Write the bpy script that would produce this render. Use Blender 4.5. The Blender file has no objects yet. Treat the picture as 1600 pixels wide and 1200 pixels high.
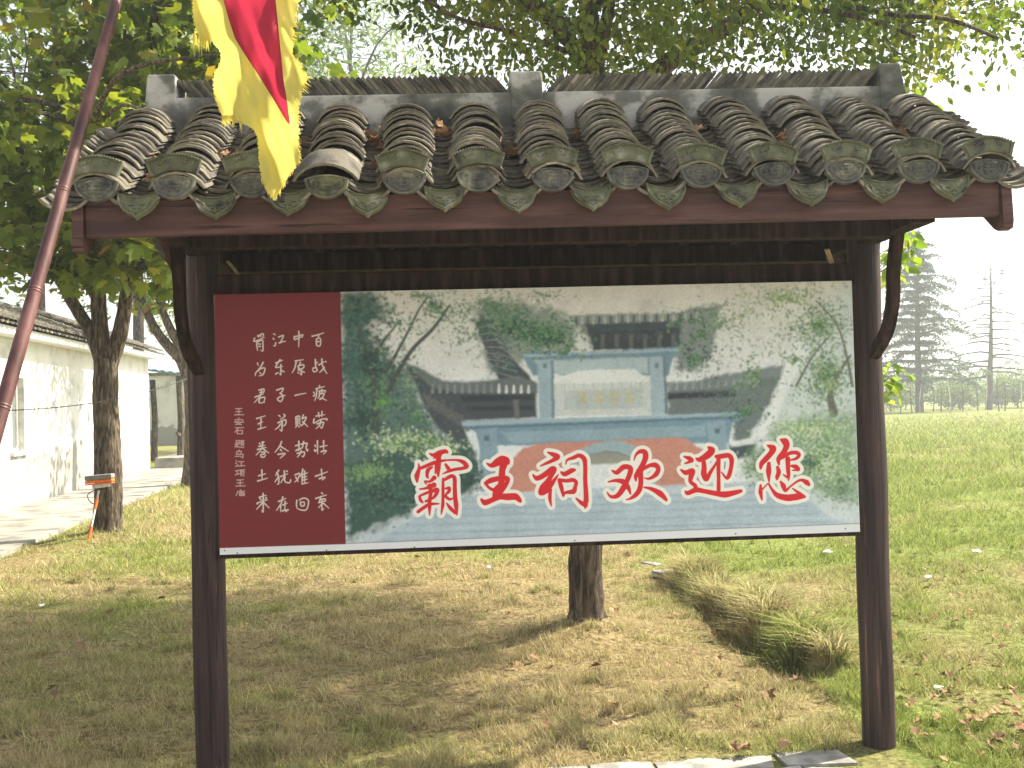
import bpy, bmesh, math, random
import numpy as np
from mathutils import Vector, Matrix

random.seed(7); rng = np.random.default_rng(11)
SC = bpy.context.scene
COL = SC.collection
R = math.radians

# ------------------------------------------------------------------ camera
F = 1570.0
CAM = np.array([-0.379, -4.419, 1.572]); YAW, PITCH, ROLL = -0.0557, 0.0186, -0.0262
_cy, _sy, _cp, _sp = math.cos(YAW), math.sin(YAW), math.cos(PITCH), math.sin(PITCH)
FWD = np.array([-_sy*_cp, _cy*_cp, _sp]); _r0 = np.array([_cy, _sy, 0.]); _u0 = np.cross(_r0, FWD)
RGT = math.cos(ROLL)*_r0 + math.sin(ROLL)*_u0; UPV = -math.sin(ROLL)*_r0 + math.cos(ROLL)*_u0
cam_d = bpy.data.cameras.new('camera'); cam = bpy.data.objects.new('camera', cam_d); COL.objects.link(cam)
M = Matrix.Identity(4)
for i in range(3):
    M[i][0] = RGT[i]; M[i][1] = UPV[i]; M[i][2] = -FWD[i]; M[i][3] = CAM[i]
cam.matrix_world = M
cam_d.sensor_width = 36; cam_d.lens = F/1600*36; cam_d.clip_start = 0.05; cam_d.clip_end = 2500
SC.camera = cam

# ------------------------------------------------------------------ sky, sun, exposure
SUN = Vector((0.64, 0.25, 0.74)).normalized()
w = bpy.data.worlds.new('World'); SC.world = w; w.use_nodes = True
nt = w.node_tree; nt.nodes.clear()
sky = nt.nodes.new('ShaderNodeTexSky'); sky.sky_type = 'NISHITA'; sky.sun_disc = False
sky.sun_elevation = math.asin(SUN.z); sky.sun_rotation = math.atan2(SUN.x, SUN.y)
sky.air_density = 1.0; sky.dust_density = 3.0; sky.ozone_density = 0.6
bg = nt.nodes.new('ShaderNodeBackground'); bg.inputs[1].default_value = 0.105
wo = nt.nodes.new('ShaderNodeOutputWorld')
hsv = nt.nodes.new('ShaderNodeHueSaturation'); hsv.inputs['Saturation'].default_value = .38   # hazy, milky sky
nt.links.new(sky.outputs[0], hsv.inputs['Color']); nt.links.new(hsv.outputs[0], bg.inputs[0]); nt.links.new(bg.outputs[0], wo.inputs[0])
sl = bpy.data.lights.new('sun', 'SUN'); sl.energy = 4.9; sl.angle = R(0.6); sl.color = (1.0, 0.91, 0.75)
so = bpy.data.objects.new('sun', sl); COL.objects.link(so); so.rotation_euler = SUN.to_track_quat('Z', 'Y').to_euler()
SC.view_settings.view_transform = 'Standard'; SC.view_settings.look = 'None'
SC.view_settings.exposure = 1.46; SC.view_settings.gamma = 1.0; SC.view_settings.use_curve_mapping = False
SC.cycles.max_bounces = 8; SC.cycles.transparent_max_bounces = 8; SC.cycles.volume_bounces = 1
try: SC.cycles.use_denoising = True
except Exception: pass

# ------------------------------------------------------------------ helpers
def ray(px, py):
    return FWD + (px-800)/F*RGT - (py-600)/F*UPV
def P(px, py, d):            # point at view depth d
    return CAM + ray(px, py)*d
def PY(px, py, y):           # point on the plane y = const
    r = ray(px, py); return CAM + r*((y-CAM[1])/r[1])
def G(px, py, z=0.0):        # point on the ground
    r = ray(px, py); return CAM + r*((z-CAM[2])/r[2])

def props(o, label=None, cat=None, group=None, kind=None):
    if label: o['label'] = label
    if cat: o['category'] = cat
    if group: o['group'] = group
    if kind: o['kind'] = kind
    return o
def link(name, me, parent=None, mat=None):
    o = bpy.data.objects.new(name, me); COL.objects.link(o)
    if mat and me is not None and not me.materials: me.materials.append(mat)
    if parent: o.parent = parent
    return o
def empty(name, loc=(0,0,0), **k):
    o = bpy.data.objects.new(name, None); COL.objects.link(o); o.location = loc; o.empty_display_size = .1
    return props(o, **k)
class MB:
    """collects shapes for one mesh"""
    def __init__(s): s.v = []; s.f = []; s.m = []
    def add(s, vs, fs, mi=0):
        n = len(s.v); s.v += [tuple(map(float, v)) for v in vs]; s.f += [tuple(i+n for i in f) for f in fs]; s.m += [mi]*len(fs); return s
    def box(s, x0, x1, y0, y1, z0, z1, mi=0):
        vs = [(x0,y0,z0),(x1,y0,z0),(x1,y1,z0),(x0,y1,z0),(x0,y0,z1),(x1,y0,z1),(x1,y1,z1),(x0,y1,z1)]
        return s.add(vs, [(0,3,2,1),(4,5,6,7),(0,1,5,4),(1,2,6,5),(2,3,7,6),(3,0,4,7)], mi)
    def beam(s, a, b, wd, ht, up=(0,0,1), mi=0):
        a = Vector(a); b = Vector(b); d = (b-a).normalized(); u = Vector(up); sd = d.cross(u).normalized(); u = sd.cross(d)
        vs = []
        for p in (a, b):
            for sx, sz in ((-1,-1),(1,-1),(1,1),(-1,1)): vs.append(p+sd*sx*wd/2+u*sz*ht/2)
        return s.add(vs, [(0,1,2,3),(4,7,6,5),(0,4,5,1),(1,5,6,2),(2,6,7,3),(3,7,4,0)], mi)
    def tube(s, pts, rad, n=8, mi=0, caps=True, wob=0.0):
        pts = [Vector(p) for p in pts]; k = len(pts)
        if not hasattr(rad, '__len__'): rad = [rad]*k
        ring = []; prev = None
        for i, p in enumerate(pts):
            d = (pts[min(i+1,k-1)]-pts[max(i-1,0)]).normalized()
            if prev is None:
                u = d.cross(Vector((0.13,0.97,0.2))); 
                if u.length < .1: u = d.cross(Vector((1,0,0)))
                u.normalize()
            else: u = (prev-d*prev.dot(d)).normalized()
            prev = u; v = d.cross(u)
            for j in range(n):
                a = 2*math.pi*j/n; rr = rad[i]*(1+(random.uniform(-wob,wob) if wob else 0))
                ring.append(p+(u*math.cos(a)+v*math.sin(a))*rr)
        fs = [(i*n+j, i*n+(j+1)%n, (i+1)*n+(j+1)%n, (i+1)*n+j) for i in range(k-1) for j in range(n)]
        if caps: fs += [tuple(range(n-1,-1,-1)), tuple((k-1)*n+j for j in range(n))]
        return s.add(ring, fs, mi)
    def prism(s, poly, to3, t0, t1, mi=0):
        """poly: 2D outline (convex or star-like about centroid); to3(x,y,t)"""
        n = len(poly); c = (sum(p[0] for p in poly)/n, sum(p[1] for p in poly)/n)
        vs = [to3(x,y,t0) for x,y in poly]+[to3(x,y,t1) for x,y in poly]+[to3(c[0],c[1],t0), to3(c[0],c[1],t1)]
        fs = [((i+1)%n, i, 2*n) for i in range(n)]+[(n+i, n+(i+1)%n, 2*n+1) for i in range(n)]+[(i,(i+1)%n,n+(i+1)%n,n+i) for i in range(n)]
        return s.add(vs, fs, mi)
    def build(s, name, mats, parent=None, smooth=False, bevel=0, sharp=35):
        me = bpy.data.meshes.new(name); me.from_pydata(s.v, [], s.f)
        for m in (mats if isinstance(mats, (list,tuple)) else [mats]): me.materials.append(m)
        me.polygons.foreach_set('material_index', s.m)
        bm = bmesh.new(); bm.from_mesh(me)
        bmesh.ops.recalc_face_normals(bm, faces=bm.faces)
        if bevel: bmesh.ops.bevel(bm, geom=list(bm.edges), offset=bevel, segments=2, affect='EDGES', profile=.5)
        bm.to_mesh(me); bm.free()
        if smooth:
            me.polygons.foreach_set('use_smooth', [True]*len(me.polygons))
            me.set_sharp_from_angle(angle=R(sharp))
        me.update()
        return link(name, me, parent)

def fastmesh(name, V, Fc, nper, mat, parent=None, attr=None, attr2=None, smooth=False):
    """V (n,3), Fc (m,nper) int ; attr per-vertex float 'rnd'"""
    me = bpy.data.meshes.new(name)
    n, m = len(V), len(Fc)
    me.vertices.add(n); me.vertices.foreach_set('co', np.ascontiguousarray(V, dtype=np.float32).ravel())
    me.loops.add(m*nper); me.loops.foreach_set('vertex_index', np.ascontiguousarray(Fc, dtype=np.int32).ravel())
    me.polygons.add(m); me.polygons.foreach_set('loop_start', np.arange(0, m*nper, nper, dtype=np.int32))
    try: me.polygons.foreach_set('loop_total', np.full(m, nper, dtype=np.int32))
    except Exception: pass
    for nm, a in (('rnd', attr), ('grn', attr2)):
        if a is not None:
            at = me.attributes.new(nm, 'FLOAT', 'POINT'); at.data.foreach_set('value', np.ascontiguousarray(a, dtype=np.float32))
    me.update(calc_edges=True)
    if smooth: me.polygons.foreach_set('use_smooth', np.ones(m, dtype=bool))
    me.materials.append(mat)
    return link(name, me, parent)

# value noise
_lat = rng.random((256,256))
def vnoise(x, y, s=1.0, o=0):
    x = np.asarray(x, float)*s+o*17.3; y = np.asarray(y, float)*s+o*9.1
    xi = np.floor(x).astype(int); yi = np.floor(y).astype(int); fx = x-xi; fy = y-yi
    fx = fx*fx*(3-2*fx); fy = fy*fy*(3-2*fy)
    a = _lat[xi&255, yi&255]; b = _lat[(xi+1)&255, yi&255]; c = _lat[xi&255, (yi+1)&255]; d = _lat[(xi+1)&255, (yi+1)&255]
    return (a*(1-fx)+b*fx)*(1-fy)+(c*(1-fx)+d*fx)*fy
def fbm(x, y, s=1.0, o=0, k=4):
    t = 0; a = .5; n = 0
    for i in range(k): t = t+a*vnoise(x, y, s*2**i, o+i*3); n += a; a *= .5
    return t/n

# ------------------------------------------------------------------ materials
def newmat(name):
    m = bpy.data.materials.new(name); m.use_nodes = True; nt = m.node_tree
    b = nt.nodes['Principled BSDF']; return m, nt, b
def nramp(nt, fac, stops): return ramp(nt, fac, [(.5+(p-.5)*.36, c) for p, c in stops])
def ramp(nt, fac, stops):
    r = nt.nodes.new('ShaderNodeValToRGB'); e = r.color_ramp.elements
    while len(e) < len(stops): e.new(.5)
    for el, (p, c) in zip(e, stops): el.position = p; el.color = (*c, 1)
    nt.links.new(fac, r.inputs[0]); return r.outputs[0]
def noise(nt, scale, detail=4, coord=None, rough=.55, dist=0):
    n = nt.nodes.new('ShaderNodeTexNoise'); n.inputs['Scale'].default_value = scale; n.inputs['Detail'].default_value = detail
    n.inputs['Roughness'].default_value = rough; n.inputs['Distortion'].default_value = dist
    if coord is not None: nt.links.new(coord, n.inputs['Vector'])
    return n.outputs['Fac']
def texco(nt, which='Object', scale=None):
    t = nt.nodes.new('ShaderNodeTexCoord'); o = t.outputs[which]
    if scale:
        mp = nt.nodes.new('ShaderNodeMapping'); mp.inputs['Scale'].default_value = scale; nt.links.new(o, mp.inputs[0]); o = mp.outputs[0]
    return o
def mix(nt, fac, a, b, mode='MIX'):
    m = nt.nodes.new('ShaderNodeMix'); m.data_type = 'RGBA'; m.blend_type = mode
    if isinstance(fac, (int,float)): m.inputs[0].default_value = fac
    else: nt.links.new(fac, m.inputs[0])
    for s, i in ((a,6),(b,7)):
        if isinstance(s, tuple): m.inputs[i].default_value = (*s,1)
        else: nt.links.new(s, m.inputs[i])
    return m.outputs[2]
def bump(nt, b, h, st=.4, dist=.01):
    n = nt.nodes.new('ShaderNodeBump'); n.inputs['Strength'].default_value = st; n.inputs['Distance'].default_value = dist
    nt.links.new(h, n.inputs['Height']); nt.links.new(n.outputs[0], b.inputs['Normal'])
def rampmat(name, stops, scale=8, rough=.8, bst=.3, bdist=.01, bscale=None, stretch=None, detail=5, objrand=0, spec=.3, co='Object', dist=0):
    m, nt, b = newmat(name); c = texco(nt, co, stretch)
    if objrand:      # every copy gets its own stains
        oj = nt.nodes.new('ShaderNodeObjectInfo'); sc_ = nt.nodes.new('ShaderNodeVectorMath'); sc_.operation = 'SCALE'; sc_.inputs[0].default_value = (37,51,23)
        nt.links.new(oj.outputs['Random'], sc_.inputs['Scale']); ad = nt.nodes.new('ShaderNodeVectorMath'); nt.links.new(c, ad.inputs[0]); nt.links.new(sc_.outputs[0], ad.inputs[1]); c = ad.outputs[0]
    col = nramp(nt, noise(nt, scale, detail, c, dist=dist), stops)
    if objrand:
        oi = nt.nodes.new('ShaderNodeObjectInfo'); mr = nt.nodes.new('ShaderNodeMapRange')
        mr.inputs[3].default_value = 1-objrand; mr.inputs[4].default_value = 1+objrand
        nt.links.new(oi.outputs['Random'], mr.inputs[0])
        hs = nt.nodes.new('ShaderNodeHueSaturation'); nt.links.new(mr.outputs[0], hs.inputs['Value']); nt.links.new(col, hs.inputs['Color']); col = hs.outputs[0]
    nt.links.new(col, b.inputs['Base Color']); b.inputs['Roughness'].default_value = rough
    b.inputs['Specular IOR Level'].default_value = spec
    bump(nt, b, noise(nt, bscale or scale*4, 6, c), bst, bdist)
    return m
def leafmat(name, stops, transl=.45, tcol=(1.15,1.25,.6)):
    m, nt, b = newmat(name)
    at = nt.nodes.new('ShaderNodeAttribute'); at.attribute_name = 'rnd'
    col = ramp(nt, at.outputs['Fac'], stops)
    b.inputs['Roughness'].default_value = .5; b.inputs['Specular IOR Level'].default_value = .35
    nt.links.new(col, b.inputs['Base Color'])
    tr = nt.nodes.new('ShaderNodeBsdfTranslucent'); tc = mix(nt, 1.0, col, tcol, 'MULTIPLY'); nt.links.new(tc, tr.inputs[0])
    ms = nt.nodes.new('ShaderNodeMixShader'); ms.inputs[0].default_value = transl
    nt.links.new(b.outputs[0], ms.inputs[1]); nt.links.new(tr.outputs[0], ms.inputs[2])
    nt.links.new(ms.outputs[0], nt.nodes['Material Output'].inputs[0])
    return m

m_wood = rampmat('brown_painted_wood', [(.2,(.018,.011,.009)),(.6,(.038,.023,.019)),(.9,(.062,.039,.032))], 5, .85, .35, .004, 30, (6,6,.7), objrand=.12, spec=.08)
m_post = rampmat('post_paint', [(.1,(.020,.012,.012)),(.5,(.050,.027,.026)),(.85,(.072,.044,.040)),(1.12,(.24,.13,.08))], 4, .6, .9, .006, 26, (9,9,.35), objrand=.05, detail=8)
def streaks(m, scale, stretch, dark, light):
    nt = m.node_tree; b = nt.nodes['Principled BSDF']; src = b.inputs['Base Color'].links[0].from_socket; c = texco(nt, 'Object', stretch)
    f1 = ramp(nt, noise(nt, scale, 3, c), [(.34,(1,1,1)),(.40,(0,0,0))]); f2 = ramp(nt, noise(nt, scale*.6, 5, c, .7), [(.655,(0,0,0)),(.70,(1,1,1))])
    nt.links.new(mix(nt, f2, mix(nt, f1, src, dark), light), b.inputs['Base Color'])
streaks(m_post, 6, (14,14,.5), (.012,.008,.008), (.16,.09,.06))
m_fascia = rampmat('fascia_paint', [(.1,(.050,.024,.022)),(.5,(.082,.037,.034)),(.9,(.125,.062,.055))], 3, .65, .35, .004, 30, (.6,5,6), detail=8)
streaks(m_fascia, 5, (.5,12,14), (.03,.014,.013), (.17,.10,.085))
m_plank = rampmat('roof_boards', [(.3,(.010,.007,.006)),(.7,(.022,.015,.013))], 6, .9, .3, .003, 40, (1,6,1), spec=.05)
m_tile = rampmat('clay_roof_tile', [(.1,(.038,.034,.028)),(.4,(.090,.082,.068)),(.6,(.135,.120,.094)),(.78,(.11,.105,.065)),(.95,(.26,.235,.185))], 9, .88, .8, .004, 70, objrand=.32, detail=8)
m_tedge = rampmat('worn_tile_edge', [(.1,(.09,.082,.068)),(.5,(.20,.178,.14)),(.8,(.18,.17,.11)),(.95,(.34,.30,.235))], 12, .9, .6, .003, 60, objrand=.3, detail=8)
m_cap = rampmat('mossy_eave_tile', [(.05,(.055,.055,.042)),(.35,(.125,.125,.085)),(.55,(.115,.13,.065)),(.72,(.16,.16,.11)),(.95,(.26,.25,.20))], 14, .9, 1., .005, 55, objrand=.22, detail=8)
m_capg = rampmat('grey_eave_tile', [(.1,(.06,.06,.056)),(.45,(.125,.124,.115)),(.7,(.15,.155,.115)),(.95,(.27,.26,.23))], 16, .9, 1., .006, 50, objrand=.2, detail=8)
m_plaster = rampmat('weathered_plaster', [(.0,(.045,.048,.042)),(.3,(.11,.115,.10)),(.52,(.18,.18,.16)),(.64,(.34,.335,.31)),(.8,(.46,.45,.42))], 4.6, .9, .5, .006, 30, (1,1,1.3), detail=10)
m_mortar = rampmat('mortar', [(.3,(.2,.18,.14)),(.7,(.38,.35,.29))], 20, .95, 1, .006, 60)
m_bark = rampmat('bark', [(.15,(.026,.019,.014)),(.5,(.11,.082,.057)),(.85,(.22,.17,.12))], 9, .95, 1.0, .05, 14, (3.2,3.2,.6), detail=7, dist=.6)
m_twig = rampmat('twig_bark', [(.3,(.05,.04,.032)),(.7,(.12,.10,.075))], 8, .9, .6, .01, 30)
m_white = rampmat('limewashed_wall', [(.1,(.46,.45,.41)),(.35,(.64,.635,.60)),(.8,(.72,.715,.69))], 1.6, .9, .35, .01, 14, detail=8)
nt_ = m_white.node_tree; b_ = nt_.nodes['Principled BSDF']; src_ = b_.inputs['Base Color'].links[0].from_socket
tc_ = texco(nt_, 'Object'); sx__ = nt_.nodes.new('ShaderNodeSeparateXYZ'); nt_.links.new(tc_, sx__.inputs[0])
ad_ = nt_.nodes.new('ShaderNodeMath'); ad_.operation = 'MULTIPLY_ADD'; nt_.links.new(noise(nt_, 2.3, 8, tc_, .65), ad_.inputs[0]); ad_.inputs[1].default_value = -1.6; nt_.links.new(sx__.outputs[2], ad_.inputs[2])
st_ = ramp(nt_, ad_.outputs[0], [(.0,(1,1,1)),(.12,(0,0,0))]); st2_ = nramp(nt_, noise(nt_, .9, 9, texco(nt_, 'Object', (1,1,.35)), .7), [(.75,(0,0,0)),(1.1,(.5,.5,.5))])
nt_.links.new(mix(nt_, st2_, mix(nt_, st_, src_, (.33,.32,.28)), (.40,.395,.36)), b_.inputs['Base Color'])
m_conc = rampmat('concrete', [(.15,(.15,.145,.125)),(.5,(.25,.24,.21)),(.85,(.33,.315,.28))], 2.2, .9, .4, .01, 30, detail=9)
m_stone = rampmat('paving_stone', [(.15,(.18,.175,.155)),(.5,(.27,.262,.235)),(.85,(.36,.345,.31))], 9, .85, .6, .006, 50, objrand=.12, detail=8)
m_bamboo = rampmat('painted_bamboo', [(.1,(.045,.018,.016)),(.5,(.085,.031,.028)),(.9,(.15,.066,.058))], 3, .5, .3, .002, 60, (6,6,.8), spec=.35)
m_metal = rampmat('galvanised_metal', [(.3,(.45,.45,.45)),(.7,(.62,.62,.62))], 20, .35, .1, .001)
def flat(name, c, rough=.5, spec=.4, met=0):
    m, nt, b = newmat(name); b.inputs['Base Color'].default_value = (*c,1); b.inputs['Roughness'].default_value = rough
    b.inputs['Specular IOR Level'].default_value = spec; b.inputs['Metallic'].default_value = met
    n = noise(nt, 40, 4, texco(nt)); cc = nramp(nt, n, [(.2,tuple(x*.82 for x in c)),(.8,tuple(min(1,x*1.12) for x in c))]); nt.links.new(cc, b.inputs['Base Color'])
    return m
m_orange = flat('orange_plastic', (.85,.17,.03)); m_sponge = flat('grey_sponge', (.22,.21,.2), .95)
m_winwhite = flat('white_window_frame', (.75,.75,.72)); m_blue = flat('blue_sheet_metal', (.12,.27,.52), .45)
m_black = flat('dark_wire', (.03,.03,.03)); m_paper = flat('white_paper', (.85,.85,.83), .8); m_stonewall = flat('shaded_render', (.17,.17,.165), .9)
m_glass, nt, b = newmat('window_glass'); b.inputs['Base Color'].default_value = (.16,.18,.17,1); b.inputs['Roughness'].default_value = .08; b.inputs['Specular IOR Level'].default_value = .6
m_leafA = leafmat('plane_leaf', [(0,(.045,.085,.014)),(.3,(.11,.165,.020)),(.6,(.21,.27,.03)),(.85,(.38,.34,.045)),(.97,(.32,.15,.03))])
m_leafC = leafmat('small_oval_leaf', [(0,(.035,.07,.013)),(.4,(.09,.14,.022)),(.75,(.18,.225,.035)),(1,(.30,.29,.055))])
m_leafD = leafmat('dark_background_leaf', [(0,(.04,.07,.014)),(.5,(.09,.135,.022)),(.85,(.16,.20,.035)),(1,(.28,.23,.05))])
m_leafW = leafmat('pale_fine_leaf', [(0,(.09,.15,.04)),(.6,(.17,.24,.07)),(1,(.28,.32,.10))], .5)
m_leafS = leafmat('bright_sprig_leaf', [(0,(.15,.25,.04)),(.6,(.26,.36,.06)),(1,(.4,.42,.09))], .55)
m_cedar = leafmat('cedar_needles', [(0,(.014,.052,.026)),(.6,(.032,.10,.048)),(1,(.06,.14,.068))], .15, (1,1.1,.9))
m_shrub = leafmat('far_shrub_leaf', [(0,(.07,.12,.035)),(.6,(.14,.19,.06)),(1,(.22,.24,.09))], .35)
m_dry = rampmat('dry_leaf', [(.2,(.16,.075,.03)),(.5,(.28,.15,.07)),(.85,(.42,.29,.17))], 25, .8, .5, .003, 80, objrand=.35)

# grass + ground
def ground_mat():
    m, nt, b = newmat('lawn_ground'); c = texco(nt)
    at = nt.nodes.new('ShaderNodeAttribute'); at.attribute_name = 'grn'
    n1 = noise(nt, 26, 10, c, .7); n2 = noise(nt, 1.1, 6, c, .6)
    dry = nramp(nt, n1, [(.1,(.10,.075,.035)),(.5,(.26,.20,.10)),(.9,(.42,.34,.18))])
    grn = nramp(nt, n1, [(.1,(.07,.095,.02)),(.5,(.175,.215,.055)),(.9,(.31,.34,.11))])
    a = nt.nodes.new('ShaderNodeMath'); a.operation = 'ADD'; nt.links.new(at.outputs['Fac'], a.inputs[0])
    s = nt.nodes.new('ShaderNodeMath'); s.operation = 'MULTIPLY_ADD'; s.inputs[1].default_value = .7; s.inputs[2].default_value = -.35
    nt.links.new(n2, s.inputs[0]); nt.links.new(s.outputs[0], a.inputs[1]); a.use_clamp = True
    nt.links.new(mix(nt, a.outputs[0], dry, grn), b.inputs['Base Color']); b.inputs['Roughness'].default_value = 1; b.inputs['Specular IOR Level'].default_value = .05
    bump(nt, b, noise(nt, 45, 8, c, .7), .9, .03)
    return m
HAZE = .0020
m_ground = ground_mat()
def blade_mat():
    m, nt, b = newmat('grass_blades')
    a1 = nt.nodes.new('ShaderNodeAttribute'); a1.attribute_name = 'rnd'; a2 = nt.nodes.new('ShaderNodeAttribute'); a2.attribute_name = 'grn'
    dry = ramp(nt, a1.outputs['Fac'], [(0,(.30,.23,.11)),(.5,(.50,.41,.22)),(1,(.66,.58,.36))])
    grn = ramp(nt, a1.outputs['Fac'], [(0,(.10,.15,.022)),(.5,(.24,.31,.055)),(1,(.43,.48,.13))])
    col = mix(nt, a2.outputs['Fac'], dry, grn); nt.links.new(col, b.inputs['Base Color']); b.inputs['Roughness'].default_value = .8; b.inputs['Specular IOR Level'].default_value = .1
    tr = nt.nodes.new('ShaderNodeBsdfTranslucent'); nt.links.new(col, tr.inputs[0])
    ms = nt.nodes.new('ShaderNodeMixShader'); ms.inputs[0].default_value = .35
    nt.links.new(b.outputs[0], ms.inputs[1]); nt.links.new(tr.outputs[0], ms.inputs[2]); nt.links.new(ms.outputs[0], nt.nodes['Material Output'].inputs[0])
    return m
m_blade = blade_mat()

# ------------------------------------------------------------------ ground
TC = G(918, 990); TA = G(165, 842); TB = G(297, 760)       # tree feet
D0 = G(1044, 903); D1 = G(1150, 990); D2 = G(1246, 1062); # ditch axis
def segd(x, y, a, b):
    ax, ay = a[0], a[1]; bx, by = b[0], b[1]; L = (bx-ax)**2+(by-ay)**2
    t = np.clip(((x-ax)*(bx-ax)+(y-ay)*(by-ay))/L, 0, 1); dx = x-(ax+t*(bx-ax)); dy = y-(ay+t*(by-ay))
    side = ((bx-ax)*(y-ay)-(by-ay)*(x-ax))/math.sqrt(L)
    return np.hypot(dx, dy), side, t
GR = [G(-160, 905), G(60, 908), G(300, 912), G(480, 903), G(620, 893), G(800, 880), G(980, 866)]
WA, WB = G(0, 805), G(235, 735)
def H(x, y):
    x = np.asarray(x, float); y = np.asarray(y, float)
    near = np.clip(1-(y-14)/10, 0, 1)
    h = (fbm(x, y, .9, 1)-.5)*.07*near + (fbm(x, y, 5, 5, 3)-.5)*.035*near
    for a, b in ((D0, D1), (D1, D2)):
        d, s, t = segd(x, y, a, b)
        h = h-.15*np.clip(1-np.abs(d)/.12, 0, 1)**.7
        h = h+.05*np.exp(-((d-.30)/.15)**2)*(s > 0)
    for a, b in zip(GR[:-1], GR[1:]):
        d, s, t = segd(x, y, a, b); h = np.minimum(h, h-.10*np.clip(1-d/.12, 0, 1)); 
    r = np.hypot(x-TC[0], y-TC[1]); h = h+.11*np.exp(-(r/.42)**2)
    r = np.hypot(x-TA[0], y-TA[1]); h = h+.10*np.exp(-(r/.6)**2)
    pr = 1/(1+np.exp(-np.clip(-y-.02, -1, 1)*60)) * (x > -1.0)    # levelled under the paving
    h = h*(1-.9*pr)
    sd = (WB[0]-WA[0])*(y-WA[1])-(WB[1]-WA[1])*(x-WA[0]); sd = sd/np.hypot(WB[0]-WA[0], WB[1]-WA[1])  # distance from the wall line (+ is left)
    k = 1/(1+np.exp(np.clip((-sd-1.72)*8, -40, 40)))
    return h*(1-k)-.02*k
def GREEN(x, y):
    x = np.asarray(x, float); y = np.asarray(y, float)
    n = fbm(x, y, .8, 20)*.6+fbm(x, y, 3.5, 30)*.4
    d1, s1, _ = segd(x, y, D0, D2)
    right = 1/(1+np.exp(np.clip((s1+.05)*-4, -30, 30)))       # beyond the ditch, on the right
    right = np.where(((D2[0]-D0[0])*(y-D0[1])-(D2[1]-D0[1])*(x-D0[0])) > 0, 1.0, 0.0)
    far = 1/(1+np.exp(-(y-(GR[3][1]+.1))*4))
    left = 1/(1+np.exp((x+.9)*2))
    g = .02+.58*right+.40*far+.08*left+(n-.5)*2.5
    r = np.hypot(x-TC[0], y-TC[1]); g = g-.4*np.exp(-(r/.8)**2)
    return np.clip(g, 0, 1)
def axis(lo, hi, fine, far, n):
    c = np.arange(lo, hi+1e-6, fine); t = np.linspace(0, 1, n+1)[1:]
    return np.concatenate([(lo-(far)*t**2.6)[::-1], c, hi+far*t**2.6])
xs = axis(-9, 6.5, .065, 900, 26); ys = axis(-1.2, 13, .065, 900, 30)
X, Y = np.meshgrid(xs, ys); Z = H(X, Y); nx, ny = len(xs), len(ys)
V = np.stack([X.ravel(), Y.ravel(), Z.ravel()], 1); ii = np.arange(nx*ny).reshape(ny, nx)
Fq = np.stack([ii[:-1,:-1].ravel(), ii[:-1,1:].ravel(), ii[1:,1:].ravel(), ii[1:,:-1].ravel()], 1)
gr = fastmesh('ground', V, Fq, 4, m_ground, attr2=GREEN(V[:,0], V[:,1]), smooth=True); props(gr, kind='structure')

def blades(name, x, y, L, W, lean, grn, parent=None, seg=1, z=None):
    n = len(x); z = H(x, y) if z is None else z
    a = rng.random(n)*2*np.pi; b = rng.random(n)*2*np.pi
    base = np.stack([x, y, z-.004], 1); wv = np.stack([np.cos(a), np.sin(a), np.zeros(n)], 1)*(W/2)[:,None]
    dv = np.stack([np.cos(b)*lean, np.sin(b)*lean, np.ones(n)], 1)
    rnd = rng.random(n)
    if seg == 1:
        V = np.concatenate([base-wv, base+wv, base+dv*L[:,None]], 0); i = np.arange(n)
        Fc = np.stack([i, i+n, i+2*n], 1); k = 3
    else:
        mid = base+np.stack([np.cos(b)*lean*.35, np.sin(b)*lean*.35, np.ones(n)*.65], 1)*L[:,None]
        tip = base+np.stack([np.cos(b)*lean, np.sin(b)*lean, np.ones(n)*.8], 1)*L[:,None]
        V = np.concatenate([base-wv, base+wv, mid-wv*.8, mid+wv*.8, tip], 0); i = np.arange(n)
        Fc = np.concatenate([np.stack([i, i+n, i+3*n], 1), np.stack([i, i+3*n, i+2*n], 1), np.stack([i+2*n, i+3*n, i+4*n], 1)], 0); k = 5
    o = fastmesh(name, V, Fc, 3, m_blade, parent, attr=np.tile(rnd, k), attr2=np.tile(grn, k)); return o
def offpath(x, y):
    sd = ((WB[0]-WA[0])*(y-WA[1])-(WB[1]-WA[1])*(x-WA[0]))/np.hypot(WB[0]-WA[0], WB[1]-WA[1])
    return (-sd > 1.78) & ~((y < -.10+.03*x) & (x > -.05) & (x < 1.6)) 
n = 700000
d = 3.9*(75/3.9)**(rng.random(n)**1.35); u = rng.uniform(-.66, .66, n)
pts = CAM[None,:2]+FWD[None,:2]*d[:,None]+RGT[None,:2]*(u*d)[:,None]
x, y = pts[:,0], pts[:,1]
bare = fbm(x, y, 1.3, 44)
k = offpath(x, y) & (rng.random(n) < np.clip((bare-.30)*6, .12, 1)) & (rng.random(n) < np.clip((75-d)/40, 0, 1)); x, y, d = x[k], y[k], d[k]
gg = np.clip(GREEN(x, y)+rng.normal(0, .22, len(x)), 0, 1)
L = (.012+.036*rng.random(len(x)))*np.clip(.1+4.2*(fbm(x, y, 6.5, 50, 3)-.30), .2, 2.4)*(1+.35*gg); L *= np.clip(d/9, 1, 2.2)
Wd = .0050*np.clip(d/5, 1, 12)
g1 = blades('lawn_grass', x, y, L, Wd, rng.uniform(.2, 1.3, len(x)), gg); props(g1, kind='stuff', label='short patchy lawn grass, straw dry and green', cat='grass')
n = 26000; c_ = rng.random((420, 2)); tx = -4.5+10*c_[:,0]; ty = -.2+7.5*c_[:,1]**1.2; idx = rng.integers(0, 420, n); rr = rng.normal(0, .035, (n, 2))*(.5+rng.random((420,1))[idx])
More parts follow.
